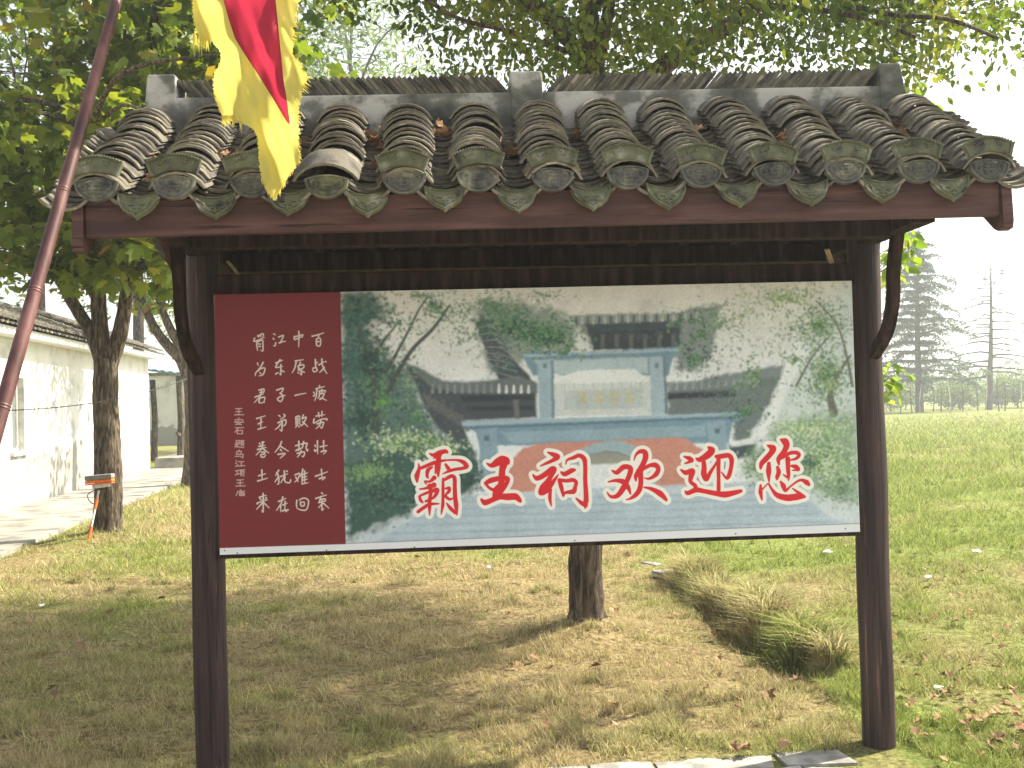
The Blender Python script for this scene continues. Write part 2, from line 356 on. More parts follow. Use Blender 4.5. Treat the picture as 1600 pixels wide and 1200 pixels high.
x, y = tx[idx]+rr[:,0], ty[idx]+rr[:,1]; k = offpath(x, y); x, y = x[k], y[k]; gg = np.clip(GREEN(x, y)*.6+.35+rng.normal(0,.2,len(x)), 0, 1)
gt = blades('grass_tufts', x, y, .03+.05*rng.random(len(x)), np.full(len(x), .0045), rng.uniform(.3, 1.3, len(x)), gg, seg=2); props(gt, kind='stuff', label='taller loose tufts of grass dotted over the lawn', cat='grass')
# long overhanging grass on the right bank of the ditch
n = 30000; t = rng.random(n); seg = rng.random(n) < .62
a = np.where(seg[:,None], D0[None,:2], D1[None,:2]); b = np.where(seg[:,None], D1[None,:2], D2[None,:2]); p = a+(b-a)*t[:,None]
dr = (b-a)/np.linalg.norm(b-a, axis=1)[:,None]; nrm = np.stack([-dr[:,1], dr[:,0]], 1)
off = rng.normal(.19, .12, n); off = np.where(off < .02, np.abs(off)*.5+.03, off); p = p+nrm*off[:,None]*1.0
cl = fbm(p[:,0], p[:,1], 7, 61, 3); kk = cl > .36; p = p[kk]; off = off[kk]; cl = cl[kk]
gg = np.clip(.45+(fbm(p[:,0], p[:,1], 4, 70)-.5)*2+rng.normal(0, .2, len(p)), 0, 1)
g2 = blades('ditch_grass', p[:,0], p[:,1], (.07+.15*rng.random(len(p)))*np.exp(-((off-.14)/.20)**2)*np.clip((cl-.30)*5, .25, 1.6), np.full(len(p), .0085), rng.uniform(.2, 1.5, len(p)), gg, seg=2)
props(g2, kind='stuff', label='long tufted grass overhanging the bank of the ditch', cat='grass')

# ------------------------------------------------------------------ concrete path and paved edge
wt = np.array([WB[0]-WA[0], WB[1]-WA[1], 0]); wl = np.linalg.norm(wt); wt /= wl; wn = np.array([wt[1], -wt[0], 0])   # wn points away from the wall, to the lawn
def W3(s, o, z): return WA+wt*s+wn*o+np.array([0,0,z-WA[2]])
path = empty('path', (0,0,0), kind='structure')
s = -9.0; i = 0
while s < wl+16:
    ln = 1.9+random.uniform(-.05, .05)
    mb = MB(); a, b_, c, d_ = W3(s+.012, .02, 0), W3(s+ln-.012, .02, 0), W3(s+ln-.012, 1.72, 0), W3(s+.012, 1.72, 0)
    z1 = .05+random.uniform(-.006, .006); mb.add([(*p[:2], -.05) for p in (a,b_,c,d_)]+[(*p[:2], z1) for p in (a,b_,c,d_)], [(0,1,2,3),(4,7,6,5),(0,4,5,1),(1,5,6,2),(2,6,7,3),(3,7,4,0)])
    mb.build('concrete_slab', m_conc, path, bevel=.008); s += ln
PE = [G(860, 1200), G(1020, 1192), G(1105, 1186), G(1200, 1180), G(1300, 1175), G(1350, 1168)]
pave = empty('pavement', (0,0,0), kind='structure')
yy = -.02; row = 0
def edge_y(x):
    px = [p[0] for p in PE]; py = [p[1] for p in PE]; return float(np.interp(x, px, py))
rows = [0, .17, .43, .70, .98, 1.3, 1.6]
for r_ in range(len(rows)-1):
    x = -.05+random.uniform(-.1, .05)
    while x < 1.16:
        wd = random.uniform(.17, .36)
        def yv(xx, k): return edge_y(xx)-rows[k]+(.018*math.sin(xx*17+k*3) if k else .012*math.sin(xx*23))
        g = .007; x2 = x+wd; sk = random.uniform(-.05, .05)
        poly = [(x+g, yv(x, r_)-g), ((x+x2)/2, yv((x+x2)/2, r_)-g+random.uniform(-.01,.008)), (x2-g, yv(x2, r_)-g), (x2-g+sk, yv(x2, r_+1)+g), (x+g+sk*.3, yv(x, r_+1)+g)]
        zt = .008+random.uniform(-.005, .005)
        MB().prism(poly[::-1], lambda a, b, t: (a, b, t), -.04, zt).build('paving_stone', m_stone, pave)
        x = x2
mb = MB(); mb.box(-8, 8, -9, -1.9, -.05, .01); mb.build('paving_bed', m_conc, pave)

# ------------------------------------------------------------------ trees
def leaf_shape(kind):
    if kind == 'oval':
        V = np.array([(0,0,0),(.28,.27,.03),(.62,.24,.02),(1,0,-.08),(.62,-.24,.02),(.28,-.27,.03)]); Fc = np.array([(0,1,2),(0,2,3),(0,3,4),(0,4,5)])
    elif kind == 'rhomb':
        V = np.array([(0,0,0),(.5,.28,.05),(1,0,-.05),(.5,-.28,.05)]); Fc = np.array([(0,1,2),(0,2,3)])
    elif kind == 'thin':
        V = np.array([(0,0,0),(.5,.11,.03),(1,0,-.1),(.5,-.11,.03)]); Fc = np.array([(0,1,2),(0,2,3)])
    else:  # lobed
        V = np.array([(0,0,0),(.02,.30,.0),(.30,.52,-.05),(.38,.27,.03),(.72,.40,-.04),(.68,.16,.03),(1.02,0,-.1),(.68,-.16,.03),(.72,-.40,-.04),(.38,-.27,.03),(.30,-.52,-.05),(.02,-.30,0)])
        Fc = np.array([(0,1,3),(1,2,3),(0,3,5),(3,4,5),(0,5,6),(0,6,7),(0,7,9),(7,8,9),(0,9,11),(9,10,11)])
    return V, Fc
def leaves(name, pos, size, kind, mat, parent, droop=.5, rnd=None, up=.6):
    n = len(pos); V0, F0 = leaf_shape(kind)
    a = rng.random(n)*2*np.pi; t = -droop+rng.normal(0, .45, n)
    d = np.stack([np.cos(a)*np.cos(t), np.sin(a)*np.cos(t), np.sin(t)], 1)
    nn = rng.normal(0, .55, (n,3)); nn[:,2] += up; sd = np.cross(nn, d); sd /= np.linalg.norm(sd, axis=1)[:,None]+1e-9; nr = np.cross(d, sd)
    s = size*(.6+.7*rng.random(n))
    V = pos[:,None,:]+(V0[None,:,0,None]*d[:,None,:]+V0[None,:,1,None]*sd[:,None,:]+V0[None,:,2,None]*nr[:,None,:])*s[:,None,None]
    k = len(V0); Fc = (F0[None]+(np.arange(n)*k)[:,None,None]).reshape(-1,3)
    r = np.clip(rng.random(n) if rnd is None else rnd+rng.normal(0,.15,n), 0, 1)
    return fastmesh(name, V.reshape(-1,3), Fc, 3, mat, parent, attr=np.repeat(r, k))
def clumps(cen, rad, n, per, spread, thr=.0, flatten=.6, seedo=0):
    """twig anchors in an ellipsoid, leaves gathered round short drooping twigs; returns anchors, leaf positions"""
    q = rng.normal(0, 1, (n,3)); q /= np.linalg.norm(q, axis=1)[:,None]; q *= (rng.random(n)**.42)[:,None]
    A = np.array(cen)+q*np.array(rad)
    if thr > 0:
        f = fbm(A[:,0]+A[:,2]*.7, A[:,1]+A[:,2]*.9, 1.1, seedo, 3); A = A[f > thr]
    n = len(A); dirs = rng.normal(0, 1, (n,3)); dirs[:,2] = dirs[:,2]*.35-.25; dirs /= np.linalg.norm(dirs, axis=1)[:,None]
    t = rng.random((n,per,1)); pos = A[:,None,:]+dirs[:,None,:]*t*spread+rng.normal(0, spread*.22, (n,per,3))*np.array([1,1,flatten])
    return A, dirs, pos.reshape(-1,3)
def sm(pts, k=5):
    pts = [np.array(p, float) for p in pts]; out = []
    for i in range(len(pts)-1):
        p0 = pts[max(i-1,0)]; p1 = pts[i]; p2 = pts[i+1]; p3 = pts[min(i+2,len(pts)-1)]
        for j in range(k):
            t = j/k; out.append(.5*((2*p1)+(-p0+p2)*t+(2*p0-5*p1+4*p2-p3)*t*t+(-p0+3*p1-3*p2+p3)*t**3))
    out.append(pts[-1]); return out
def limb(mb, pts, r0, r1, n=8, k=5, wob=.05):
    q = sm(pts, k); m = len(q); mb.tube(q, [r0+(r1-r0)*(i/(m-1))**.8 for i in range(m)], n, wob=wob); return q
def twigs(mb, A, skel, frac=.25, r=.012, kmax=250):
    S = np.array(skel); idx = rng.permutation(len(A))[:min(kmax, int(len(A)*frac))]
    for i in idx:
        a = A[i]; dd = np.linalg.norm(S-a, axis=1)+np.maximum(0, S[:,2]-a[2])*.8; j = int(np.argmin(dd)); b = S[j]
        L = np.linalg.norm(a-b)
        if L < .05 or L > 2.6: continue
        m = (a+b)/2+rng.normal(0, .08*L, 3)+np.array([0,0,.08*L]); rr = r*(.6+.35*L)
        mb.tube(sm([b, m, a], 3), [rr, rr*.9, rr*.8, rr*.6, rr*.5, rr*.4, rr*.3], 4, caps=False)

trees_bg = 'trees growing behind the white building'
# tree A: three-stemmed plane tree with the mop
tA = empty('plane_tree', tuple(TA), label='three-stemmed tree with furrowed bark and a squeegee mop leaning on it', cat='tree')
mb = MB(); dA = float((TA-CAM)@FWD); tA.location = (0,0,0)
def PA(px, py, dd=0): return P(px, py, dA+dd)
root = TA-np.array([0,0,.05])
skel = limb(mb, [root, PA(168,815), PA(170,760), PA(167,680), PA(165,610), PA(166,560)], .19, .145, 14, 5, .05)
for k in range(5):
    a = k*1.3+.4; mb.tube([root+np.array([math.cos(a)*.30, math.sin(a)*.30, .02]), root+np.array([math.cos(a)*.17, math.sin(a)*.17, .13]), root+np.array([math.cos(a)*.09, math.sin(a)*.09, .4])], [.02,.06,.04], 7)
skel += limb(mb, [PA(164,580), PA(145,525), PA(118,480), PA(95,440,-.2), PA(78,410,-.3), PA(50,330,-.5), PA(30,230,-.8)], .10, .045, 10)
skel += limb(mb, [PA(165,580), PA(157,520), PA(153,450), PA(150,400,.2), PA(146,340,.3), PA(120,250,.6), PA(95,130,.8), PA(80,-60,1)], .115, .05, 10)
skel += limb(mb, [PA(168,575), PA(185,530), PA(195,480), PA(200,420,-.2), PA(196,350,-.2), PA(205,230,-.5), PA(230,90,-.7), PA(260,-80,-1)], .115, .045, 10)
skel += limb(mb, [PA(196,350,-.2), PA(150,300,-1), PA(120,215,-1.6)], .05, .02, 6)
skel += limb(mb, [PA(150,190,-1), PA(125,195,-1.4), PA(60,175,-2), PA(-40,160,-2.4)], .045, .015, 6)
skel += limb(mb, [PA(150,180,-2.5), PA(175,130,-3), PA(215,105,-3.3), PA(260,95,-3.6), PA(340,85,-4)], .035, .012, 6)
skel += limb(mb, [PA(30,155,-1), PA(90,165,-1.6), PA(145,190,-2.2), PA(190,165,-2.8), PA(220,172,-3)], .035, .012, 6)
A1, D_, L1 = clumps(PA(130,190,-.2), (3.0,2.4,2.3), 950, 9, .42, .38, seedo=3)
A2, D_, L2 = clumps(PA(230,405,-.8), (.75,.9,.55), 60, 7, .3)
A3, D_, L3 = clumps(PA(140,425,-.8), (1.0,.6,.35), 46, 6, .3)
A4, D_, L4 = clumps(PA(60,350,-.4), (1.6,1.2,.8), 110, 7, .35, .35, seedo=8)
A5, D_, L5 = clumps(PA(330,20,0), (1.7,1.8,1.7), 260, 8, .4, .40, seedo=9)
allA = np.concatenate([A1,A2,A3,A4,A5]); allL = np.concatenate([L1,L2,L3,L4,L5])
dep = (allL-CAM)@FWD; pr = np.stack([((allL-CAM)@RGT)/dep*F+800, 600-((allL-CAM)@UPV)/dep*F], 1)
cut = 385+75*vnoise(pr[:,0]/38., pr[:,0]*0, 1, 4); keep = ~((pr[:,1] > cut) & (pr[:,0] < 300) & ((rng.random(len(pr)) > .22) | (pr[:,1] > 458))); allL = allL[keep]; dep = dep[keep]; pr = pr[keep]
mb.build('trunk', m_bark, tA, smooth=True, sharp=60); mb = MB(); twigs(mb, allA, skel, .35, .010, 320); mb.build('twigs', m_twig, tA, smooth=True)['kind'] = 'stuff'
rn = fbm(allL[:,0]+allL[:,2], allL[:,1]+allL[:,2], .9, 12)*1.5-.25
inv = (pr[:,0] > -20) & (pr[:,0] < 470) & (pr[:,1] > -20) & ~((pr[:,0] > 240) & (pr[:,1] > 110) & (pr[:,1] < 375))
cand = np.where(inv)[0]; order = cand[np.argsort(dep[cand])][:280]; mask = np.zeros(len(allL), bool); mask[order] = True
leaves('crown', allL[~mask], .19, 'lobed', m_leafA, tA, .5, rn[~mask])['kind'] = 'stuff'
protos = []
for k in range(8):
    o = leaves('leaf', np.zeros((1,3)), .22, 'lobed', m_leafA, None, .5, np.array([.15+.1*k])); protos.append(o.data); bpy.data.objects.remove(o)
for j, i in enumerate(order):
    o = bpy.data.objects.new('leaf', protos[j%8]); COL.objects.link(o); o.parent = tA; o.location = allL[i]; o.rotation_euler = (random.uniform(-.3,.3), random.uniform(-.3,.3), random.uniform(0,6.28))

# tree B behind it
tB = empty('shade_tree', label='slim forked tree half hidden behind the left post of the signboard', cat='tree'); dB = float((TB-CAM)@FWD)
def PB(px, py, dd=0): return P(px, py, dB+dd)
mb = MB(); sk = limb(mb, [TB-np.array([0,0,.05]), PB(302,700), PB(302,640), PB(298,590)], .2, .16, 10)
sk += limb(mb, [PB(298,600), PB(283,562), PB(262,540), PB(240,510), PB(219,462), PB(205,420), PB(190,350)], .15, .06, 8)
sk += limb(mb, [PB(300,600), PB(286,553), PB(262,505), PB(247,462), PB(240,400), PB(235,300)], .13, .05, 8)
sk += limb(mb, [PB(303,600), PB(290,545), PB(280,500), PB(273,440), PB(278,340), PB(285,200)], .13, .05, 8)
A1, D_, L1 = clumps(PB(250,300), (3.4,2.6,2.4), 520, 9, .5, .40, seedo=14)
A2, D_, L2 = clumps(PB(262,450), (.9,1,.5), 34, 8, .5)
twigs(mb, np.concatenate([A1,A2]), sk, .25, .014, 120)
mb.build('trunk', m_bark, tB, smooth=True); leaves('crown', np.concatenate([L1,L2]), .2, 'rhomb', m_leafA, tB, .5)['kind'] = 'stuff'

# tree C, its trunk shows under the board
tC = empty('elm_tree', label='tree with a bare furrowed trunk rising from a grass mound behind the board', cat='tree'); dC = float((TC-CAM)@FWD)
def PC(px, py, dd=0): return P(px, py, dC+dd)
mb = MB(); sk = limb(mb, [TC-np.array([0,0,.02]), PC(917,965), PC(915,900), PC(917,800), PC(922,600), PC(926,400), PC(925,250), PC(928,120)], .128, .095, 16, 6, .05)
for k in range(6):
    a = k*1.05; c_ = TC+np.array([0,0,.08]); mb.tube([c_+np.array([math.cos(a)*.155, math.sin(a)*.155, -.03]), c_+np.array([math.cos(a)*.10, math.sin(a)*.10, .04]), c_+np.array([math.cos(a)*.06, math.sin(a)*.06, .16])], [.014,.034,.03], 7)
skC = limb(mb, [PC(928,150), PC(926,60), PC(918,0), PC(915,-120), PC(935,-260)], .085, .04, 10)
skC += limb(mb, [PC(926,170), PC(910,92), PC(867,43), PC(821,-2), PC(770,-80,.3), PC(700,-180,.5)], .06, .03, 9)
skC += limb(mb, [PC(930,200), PC(985,150,.2), PC(1050,93,.3), PC(1119,52,.3), PC(1175,15,.3), PC(1260,-50,.2), PC(1350,-120)], .085, .04, 10)
skC += limb(mb, [PC(932,110), PC(950,20), PC(965,-80), PC(1000,-200)], .05, .03, 8)
skC += limb(mb, [PC(1170,5,.3), PC(1230,12,0), PC(1300,18,-.3), PC(1385,40,-.5), PC(1430,58,-.7)], .028, .012, 6)
skC += limb(mb, [PC(1290,18,0), PC(1340,12,-.4), PC(1400,24,-.7), PC(1480,30,-.9), PC(1560,60,-1)], .022, .01, 6)
skC += limb(mb, [PC(900,85), PC(800,50,-.3), PC(720,30,-.5), PC(650,-10,-.8)], .02, .01, 6)
skC += limb(mb, [PC(930,60,.2), PC(860,20,.9), PC(760,-60,1.4), PC(660,-140,1.6)], .04, .02, 6)
skC += limb(mb, [PC(935,0), PC(1040,-100,-1), PC(1200,-200,-1.6), PC(1350,-260,-2)], .045, .02, 6)
def band(n, x0, x1, y0, y1, d0, d1):
    return np.array([P(random.uniform(x0,x1), random.uniform(y0,y1), dC+random.uniform(d0,d1)) for _ in range(n)])
sets = [band(70, 640,830,-60,110,-.8,1.5), band(150, 760,1060,-60,105,-.6,1.8), band(210, 1020,1400,-80,85,-.8,1.8), band(38, 1380,1470,-40,40,-.9,.8), band(95, 1440,1660,-60,45,-1.2,.6), band(10,1480,1600,40,95,-1.0,-.2), band(20, 1380,1450,50,110,-.6,.6), band(60, 480,680,-140,-5,-.6,1.2), band(1150, 480,1700,-560,-60,-1.6,4.6), band(420, 1000,1660,-380,15,1.5,4.2)]  # last two bands, mostly out of view, extended and added for lawn shade
A = np.concatenate(sets); f = fbm(A[:,0]*1.0+A[:,2], A[:,1]+A[:,2]*.8, 1.6, 33, 3); A = A[f > .37]
for cc, rr_, nn_ in (((3.2,4.4,6.9),(3.0,2.9,1.7),1700), ((0.2,3.9,6.9),(3.0,2.7,1.7),1300)):      # high part of the crown, out of view, added to deepen the lawn shade
    q = rng.normal(0, 1, (nn_,3)); q /= np.linalg.norm(q, axis=1)[:,None]; A = np.concatenate([A, np.array(cc)+q*np.array(rr_)*(rng.random(nn_)**.42)[:,None]])
# crown shaped for the light: out-of-view anchors thinned so sun reaches the dry lawn
lx = A[:,0]-A[:,2]*SUN.x/SUN.z; ly = A[:,1]-A[:,2]*SUN.y/SUN.z; dz_ = (A-CAM)@FWD; vy = 600-((A-CAM)@UPV)/dz_*F
xb = np.interp(ly, [-.5,.2,2.4,3.0,4.2,5.0], [-1.4,-.9,.15,-.3,-.6,-.6])+.25*(fbm(ly, ly*0, 2.5, 5)-.5)
A = A[~((lx > xb) & (vy < -10) & (ly > -.6) & (ly < 5) & (rng.random(len(A)) > .04)) & ~((ly > 4.5) & (vy < -10) & (ly < 5.6) & (rng.random(len(A)) > .3))]
n = len(A); dirs = rng.normal(0, 1, (n,3)); dirs[:,2] = dirs[:,2]*.4-.35; dirs /= np.linalg.norm(dirs, axis=1)[:,None]
per = 26; t = rng.random((n,per,1)); L1 = (A[:,None,:]+dirs[:,None,:]*t*.42+rng.normal(0, .07, (n,per,3))).reshape(-1,3)
mb.build('trunk', m_bark, tC, smooth=True, sharp=60); mb = MB(); twigs(mb, A, skC, .6, .007, 420)
for i in rng.permutation(n)[:420]: mb.tube([A[i]-dirs[i]*.05, A[i]+dirs[i]*.2, A[i]+dirs[i]*.42], [.005,.004,.002], 3, caps=False)
mb.build('twigs', m_twig, tC, smooth=True)['kind'] = 'stuff'
dd = (L1-CAM)@FWD; qx = ((L1-CAM)@RGT)/dd*F+800; qy = 600-((L1-CAM)@UPV)/dd*F
L1 = L1[~((qx > 1455) & (qy > 165))]
leaves('crown', L1, .060, 'oval', m_leafC, tC, .7, fbm(L1[:,0], L1[:,1]+L1[:,2], 1.4, 40)*1.6-.3)['kind'] = 'stuff'

# sapling behind the right post
tS = empty('young_tree', label='thin sapling behind the right post, only bright sprigs of leaves sticking out', cat='young tree')
mb = MB(); yS = 1.1; base = PY(1368, 1000, yS); base[2] = 0
skS = limb(mb, [base, PY(1366,700,yS), PY(1362,560,yS), PY(1370,400,yS), PY(1392,280,yS), PY(1415,190,yS)], .022, .008, 7)
tips = [(1390,590),(1400,600),(1392,612),(1404,583),(1395,360),(1405,385),(1415,372),(1395,410),(1410,405),(1425,392),(1398,430),(1388,395),(1385,425),(1420,412),(1440,150),(1455,170),(1430,140),(1462,185)]
AS = np.array([PY(a+random.uniform(-3,3), b+random.uniform(-3,3), yS+random.uniform(-.25,.2)) for a, b in tips])
twigs(mb, AS, skS, 1.0, .005, 60); mb.build('trunk', m_twig, tS, smooth=True)
L1 = (AS[:,None,:]+rng.normal(0, .035, (len(AS),9,3))).reshape(-1,3)
leaves('crown', L1, .078, 'oval', m_leafS, tS, .6)['kind'] = 'stuff'

# broadleaf trees behind the building and roof
def bgtree(name, px, py_top, d, wid, label, mat, lk='rhomb', ls=.22, n=700, base_z=0, cl=None, group=None, thr=.4, per=10, trunk=.18):
    base = P(px, 640, d); base[2] = base_z; top = P(px, py_top, d); h = top[2]
    t = empty(name, label=label, cat='tree', group=group); mb = MB()
    q = limb(mb, [base, base+np.array([.1,0,h*.3]), base+np.array([-.1,.1,h*.55]), base+np.array([.1,0,h*.92])], trunk, .04, 8)
    for k in range(7):
        a = k*2.4; z = h*(.3+.08*k); q += limb(mb, [base+np.array([0,0,z]), base+np.array([math.cos(a)*wid*.35, math.sin(a)*wid*.35, z+h*.12]), base+np.array([math.cos(a)*wid*.75, math.sin(a)*wid*.75, z+h*.16])], trunk*.4, .02, 6, 3)
    A, D_, L = clumps(base+np.array([0,0,h*.62]), (wid,wid,h*.42), n, per, .7, thr, seedo=int(px)%97)
    twigs(mb, A, q, .1, .02, 60)
    mb.build('trunk', m_bark, t, smooth=True)
    leaves('crown', L, ls, lk, mat, t, .4, fbm(L[:,0]+L[:,2], L[:,1]+L[:,2], .5, int(px)%50)*1.8-.4)['kind'] = 'stuff'
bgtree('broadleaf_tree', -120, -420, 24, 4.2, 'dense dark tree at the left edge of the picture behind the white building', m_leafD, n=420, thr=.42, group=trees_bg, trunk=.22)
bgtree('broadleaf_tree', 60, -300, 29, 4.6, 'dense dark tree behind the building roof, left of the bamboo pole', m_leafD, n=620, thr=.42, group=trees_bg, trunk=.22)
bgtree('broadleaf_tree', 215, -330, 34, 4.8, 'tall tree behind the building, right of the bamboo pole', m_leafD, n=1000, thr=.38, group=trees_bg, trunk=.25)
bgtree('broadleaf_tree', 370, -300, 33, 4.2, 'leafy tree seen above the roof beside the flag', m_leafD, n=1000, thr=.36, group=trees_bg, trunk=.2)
bgtree('pale_tree', 560, -60, 42, 4.0, 'pale green fine-leaved tree above the roof right of the flag', m_leafW, 'thin', .42, n=1000, thr=.36, group=trees_bg, trunk=.2)
bgtree('broadleaf_tree', 330, 120, 52, 5.5, 'low distant tree seen between the forked limbs beside the left post', m_leafW, n=900, thr=.36, group=trees_bg, trunk=.2)

# ------------------------------------------------------------------ cedar, dead conifer, far row
def cedar():
    d = 78; base = P(1437, 637, d); base[2] = 0; top = P(1436, 352, d); h = top[2]
    t = empty('cedar_tree', label='tall hazy cedar with flat drooping tiers of branches beyond the lawn', cat='tree')
    mb = MB(); mb.tube(sm([base, base+np.array([.05,0,h*.5]), top], 6), [.34-.3*(i/12)**.9 for i in range(13)], 8)
    pos = []; sh = []
    z = h*.17
    while z < h*.985:
        fr = (z/h-.17)/.83; Lm = (5.9*(1-fr)**.85+.3)*random.uniform(.6, 1.15); nb = random.randint(5, 7); a0 = random.uniform(0, 6.28)
        for k in range(nb):
            a = a0+k*6.283/nb+random.uniform(-.4,.4); L = Lm*random.uniform(.5, 1.15)
            dv = np.array([math.cos(a), math.sin(a), 0]); sd = np.array([-math.sin(a), math.cos(a), 0])
            rise = random.uniform(-.02, .22) if fr < .7 else random.uniform(.15,.4)
            pp = [base+np.array([0,0,z])+dv*L*u+np.array([0,0,L*(rise*u-.30*u*u*u)]) for u in np.linspace(0, 1, 7)]
            mb.tube(pp, [.07*(1-u*.85)*(L/5+.3) for u in np.linspace(0,1,7)], 4, caps=False)
            m = int(60+230*L/5); u = rng.random(m)**.8
            wdt = L*.15*np.sin(np.clip(u*1.15+.15,0,1)*np.pi*.9)
            q = base+np.array([0,0,z])+dv*(L*u)[:,None]+sd*(rng.normal(0,1,m)*wdt)[:,None]
            q[:,2] += L*(rise*u-.30*u**3)-rng.random(m)**2*.16; pos.append(q)
        z += random.uniform(.52, .74)*(1.15-.45*fr)
    mb.build('trunk', m_twig, t)
    leaves('crown', np.concatenate(pos), .36, 'thin', m_cedar, t, .12, up=1.6)['kind'] = 'stuff'
cedar()
def deadtree():
    d = 80; base = P(1545, 637, d); base[2] = 0; top = P(1548, 410, d); h = top[2]
    t = empty('dead_conifer', label='bare dead conifer with thin horizontal branches right of the cedar', cat='tree')
    mb = MB(); mb.tube(sm([base, base*.5+top*.5+np.array([.1,0,0]), top], 8), [.30-.27*(i/16)**.9 for i in range(17)], 8)
    mb.build('trunk', m_twig, t)
    z = h*.22; k = 0
    br = MB()
    while z < h*.95:
        fr = z/h; L = (4.6*(1-fr)**.8+.4)*random.uniform(.55,1.1); a = random.choice([0,3.14])+random.uniform(-.9,.9)
        dv = np.array([math.cos(a), math.sin(a), 0]); b0 = base+(top-base)*fr
        pp = [b0+dv*L*u+np.array([0,0,L*(.12*u-.28*u*u)+random.uniform(-.05,.05)]) for u in np.linspace(0,1,6)]
        r0 = .085*(1-fr)+.035
        mb2 = MB(); mb2.tube(pp, [r0*(1-.75*u) for u in np.linspace(0,1,6)], 4)
        for _ in range(5):
            u = random.uniform(.3,.95); q = b0+dv*L*u+np.array([0,0,L*(.12*u-.28*u*u)]); e = q+dv*random.uniform(.3,.9)+np.array([random.uniform(-.4,.4),random.uniform(-.4,.4),random.uniform(-.45,.1)])
            mb2.tube([q, (q+e)/2+np.array([0,0,.04]), e], [.032,.025,.018], 3, caps=False)
        mb2.build('branch', m_twig, t); z += h*random.uniform(.013,.03)
deadtree()
spots = [(1392,84,592,'bushy'),(1415,92,600,'round'),(1470,88,583,'round'),(1500,84,597,'bushy'),(1523,95,590,'bushy'),(1565,90,588,'round'),(1590,84,580,'bushy'),(1625,88,575,'round'),(1350,90,590,'bushy'),(1300,86,585,'round')]
def far_shrub(px, d, ytop, i):
    b = P(px, 640, d); b[2] = 0; h = P(px, ytop, d)[2]
    wd = random.uniform(1.3, 2.2)
    t = empty('young_tree', label=['pale hazy bush','loose green bush'][i%2]+' in the far row, '+['beside the right post','left of the cedar trunk','just right of the cedar trunk','below the right cedar branches','left of the dead conifer','right of the dead conifer','near the right edge','past the right edge','behind the right post','behind the board end'][i], cat='bush', group='bushes in the far row')
    mb = MB(); mb.tube([b, b+np.array([.1,0,h*.5]), b+np.array([0,0,h*.8])], [.06,.045,.02], 5); 
    A, D_, L = clumps(b+np.array([0,0,h*.55]), (wd, wd, h*.46), 260, 9, .5, .36, seedo=i+3)
    mb.build('trunk', m_twig, t); leaves('crown', L, .24, 'rhomb', m_shrub, t, .4)['kind'] = 'stuff'
for i, (px, d, yt, _) in enumerate(spots): far_shrub(px, d, yt, i)
for i in range(13):
    px = 1388+i*17+random.uniform(-5,5); d = random.uniform(72, 80); b = P(px, 640, d); b[2] = 0; h = random.uniform(2.2, 3.2)
    o = MB().tube(sm([b, b+np.array([random.uniform(-.15,.15),0,h*.5]), b+np.array([random.uniform(-.2,.2),0,h])], 3), [.045,.04,.04,.035,.03,.02,.015], 5).build('sapling', m_white if i%3 == 0 else m_twig)
    props(o, ('whitewashed thin' if i%3 == 0 else 'thin brown')+' sapling stem in the row at the far edge of the lawn', 'sapling', 'sapling stems at the lawn edge')
# far wood
pos = []
for k in range(420):
    px = random.uniform(-900, 2300); d = random.uniform(150, 210); b = P(px, 620, d); b[2] = 0
    hh = random.uniform(3.0, 6.5); q = rng.normal(0, 1, (60,3))*np.array([2.6,2.2,hh*.3])+b+np.array([0,0,hh*.5]); q[:,2] = np.abs(q[:,2]); pos.append(q)
o = leaves('far_wood', np.concatenate(pos), 1.3, 'rhomb', m_shrub, None, .2); props(o, kind='stuff', label='low hazy wood along the horizon', cat='wood')

# ------------------------------------------------------------------ white building
B = empty('white_building', label='long whitewashed single-storey building with grey tiled eaves and a window', cat='building')
def wbox(mb, s0, s1, o0, o1, z0, z1, mi=0):
    vs = [W3(s, o, z) for z in (z0,z1) for s, o in ((s0,o0),(s1,o0),(s1,o1),(s0,o1))]
    mb.add(vs, [(0,3,2,1),(4,5,6,7),(0,1,5,4),(1,2,6,5),(2,3,7,6),(3,0,4,7)], mi); return mb
def s_of(px):      # distance along the wall line for a column of the picture
    r = ray(px, 640); n2 = wn; t = np.dot(WA-CAM, n2)/np.dot(r, n2); p = CAM+r*t; return float(np.dot(p-WA, wt))
def z_of(px, py):
    r = ray(px, py); t = np.dot(WA-CAM, wn)/np.dot(r, wn); return float((CAM+r*t)[2])
sw0, sw1 = s_of(17), s_of(38); zw0, zw1 = z_of(28, 706), z_of(28, 590)
sg = s_of(138); s2 = s_of(140); sE = wl
zt = 3.0; RW = .60; sr = s_of(160); zr = z_of(160, 640)
mb = MB()
wbox(mb, -9, sw0, -.25, 0, -.1, zt); wbox(mb, sw1, sr-RW-.02, -.25, 0, -.1, zt); wbox(mb, sw0, sw1, -.25, 0, -.1, zw0); wbox(mb, sw0, sw1, -.25, 0, zw1, zt)
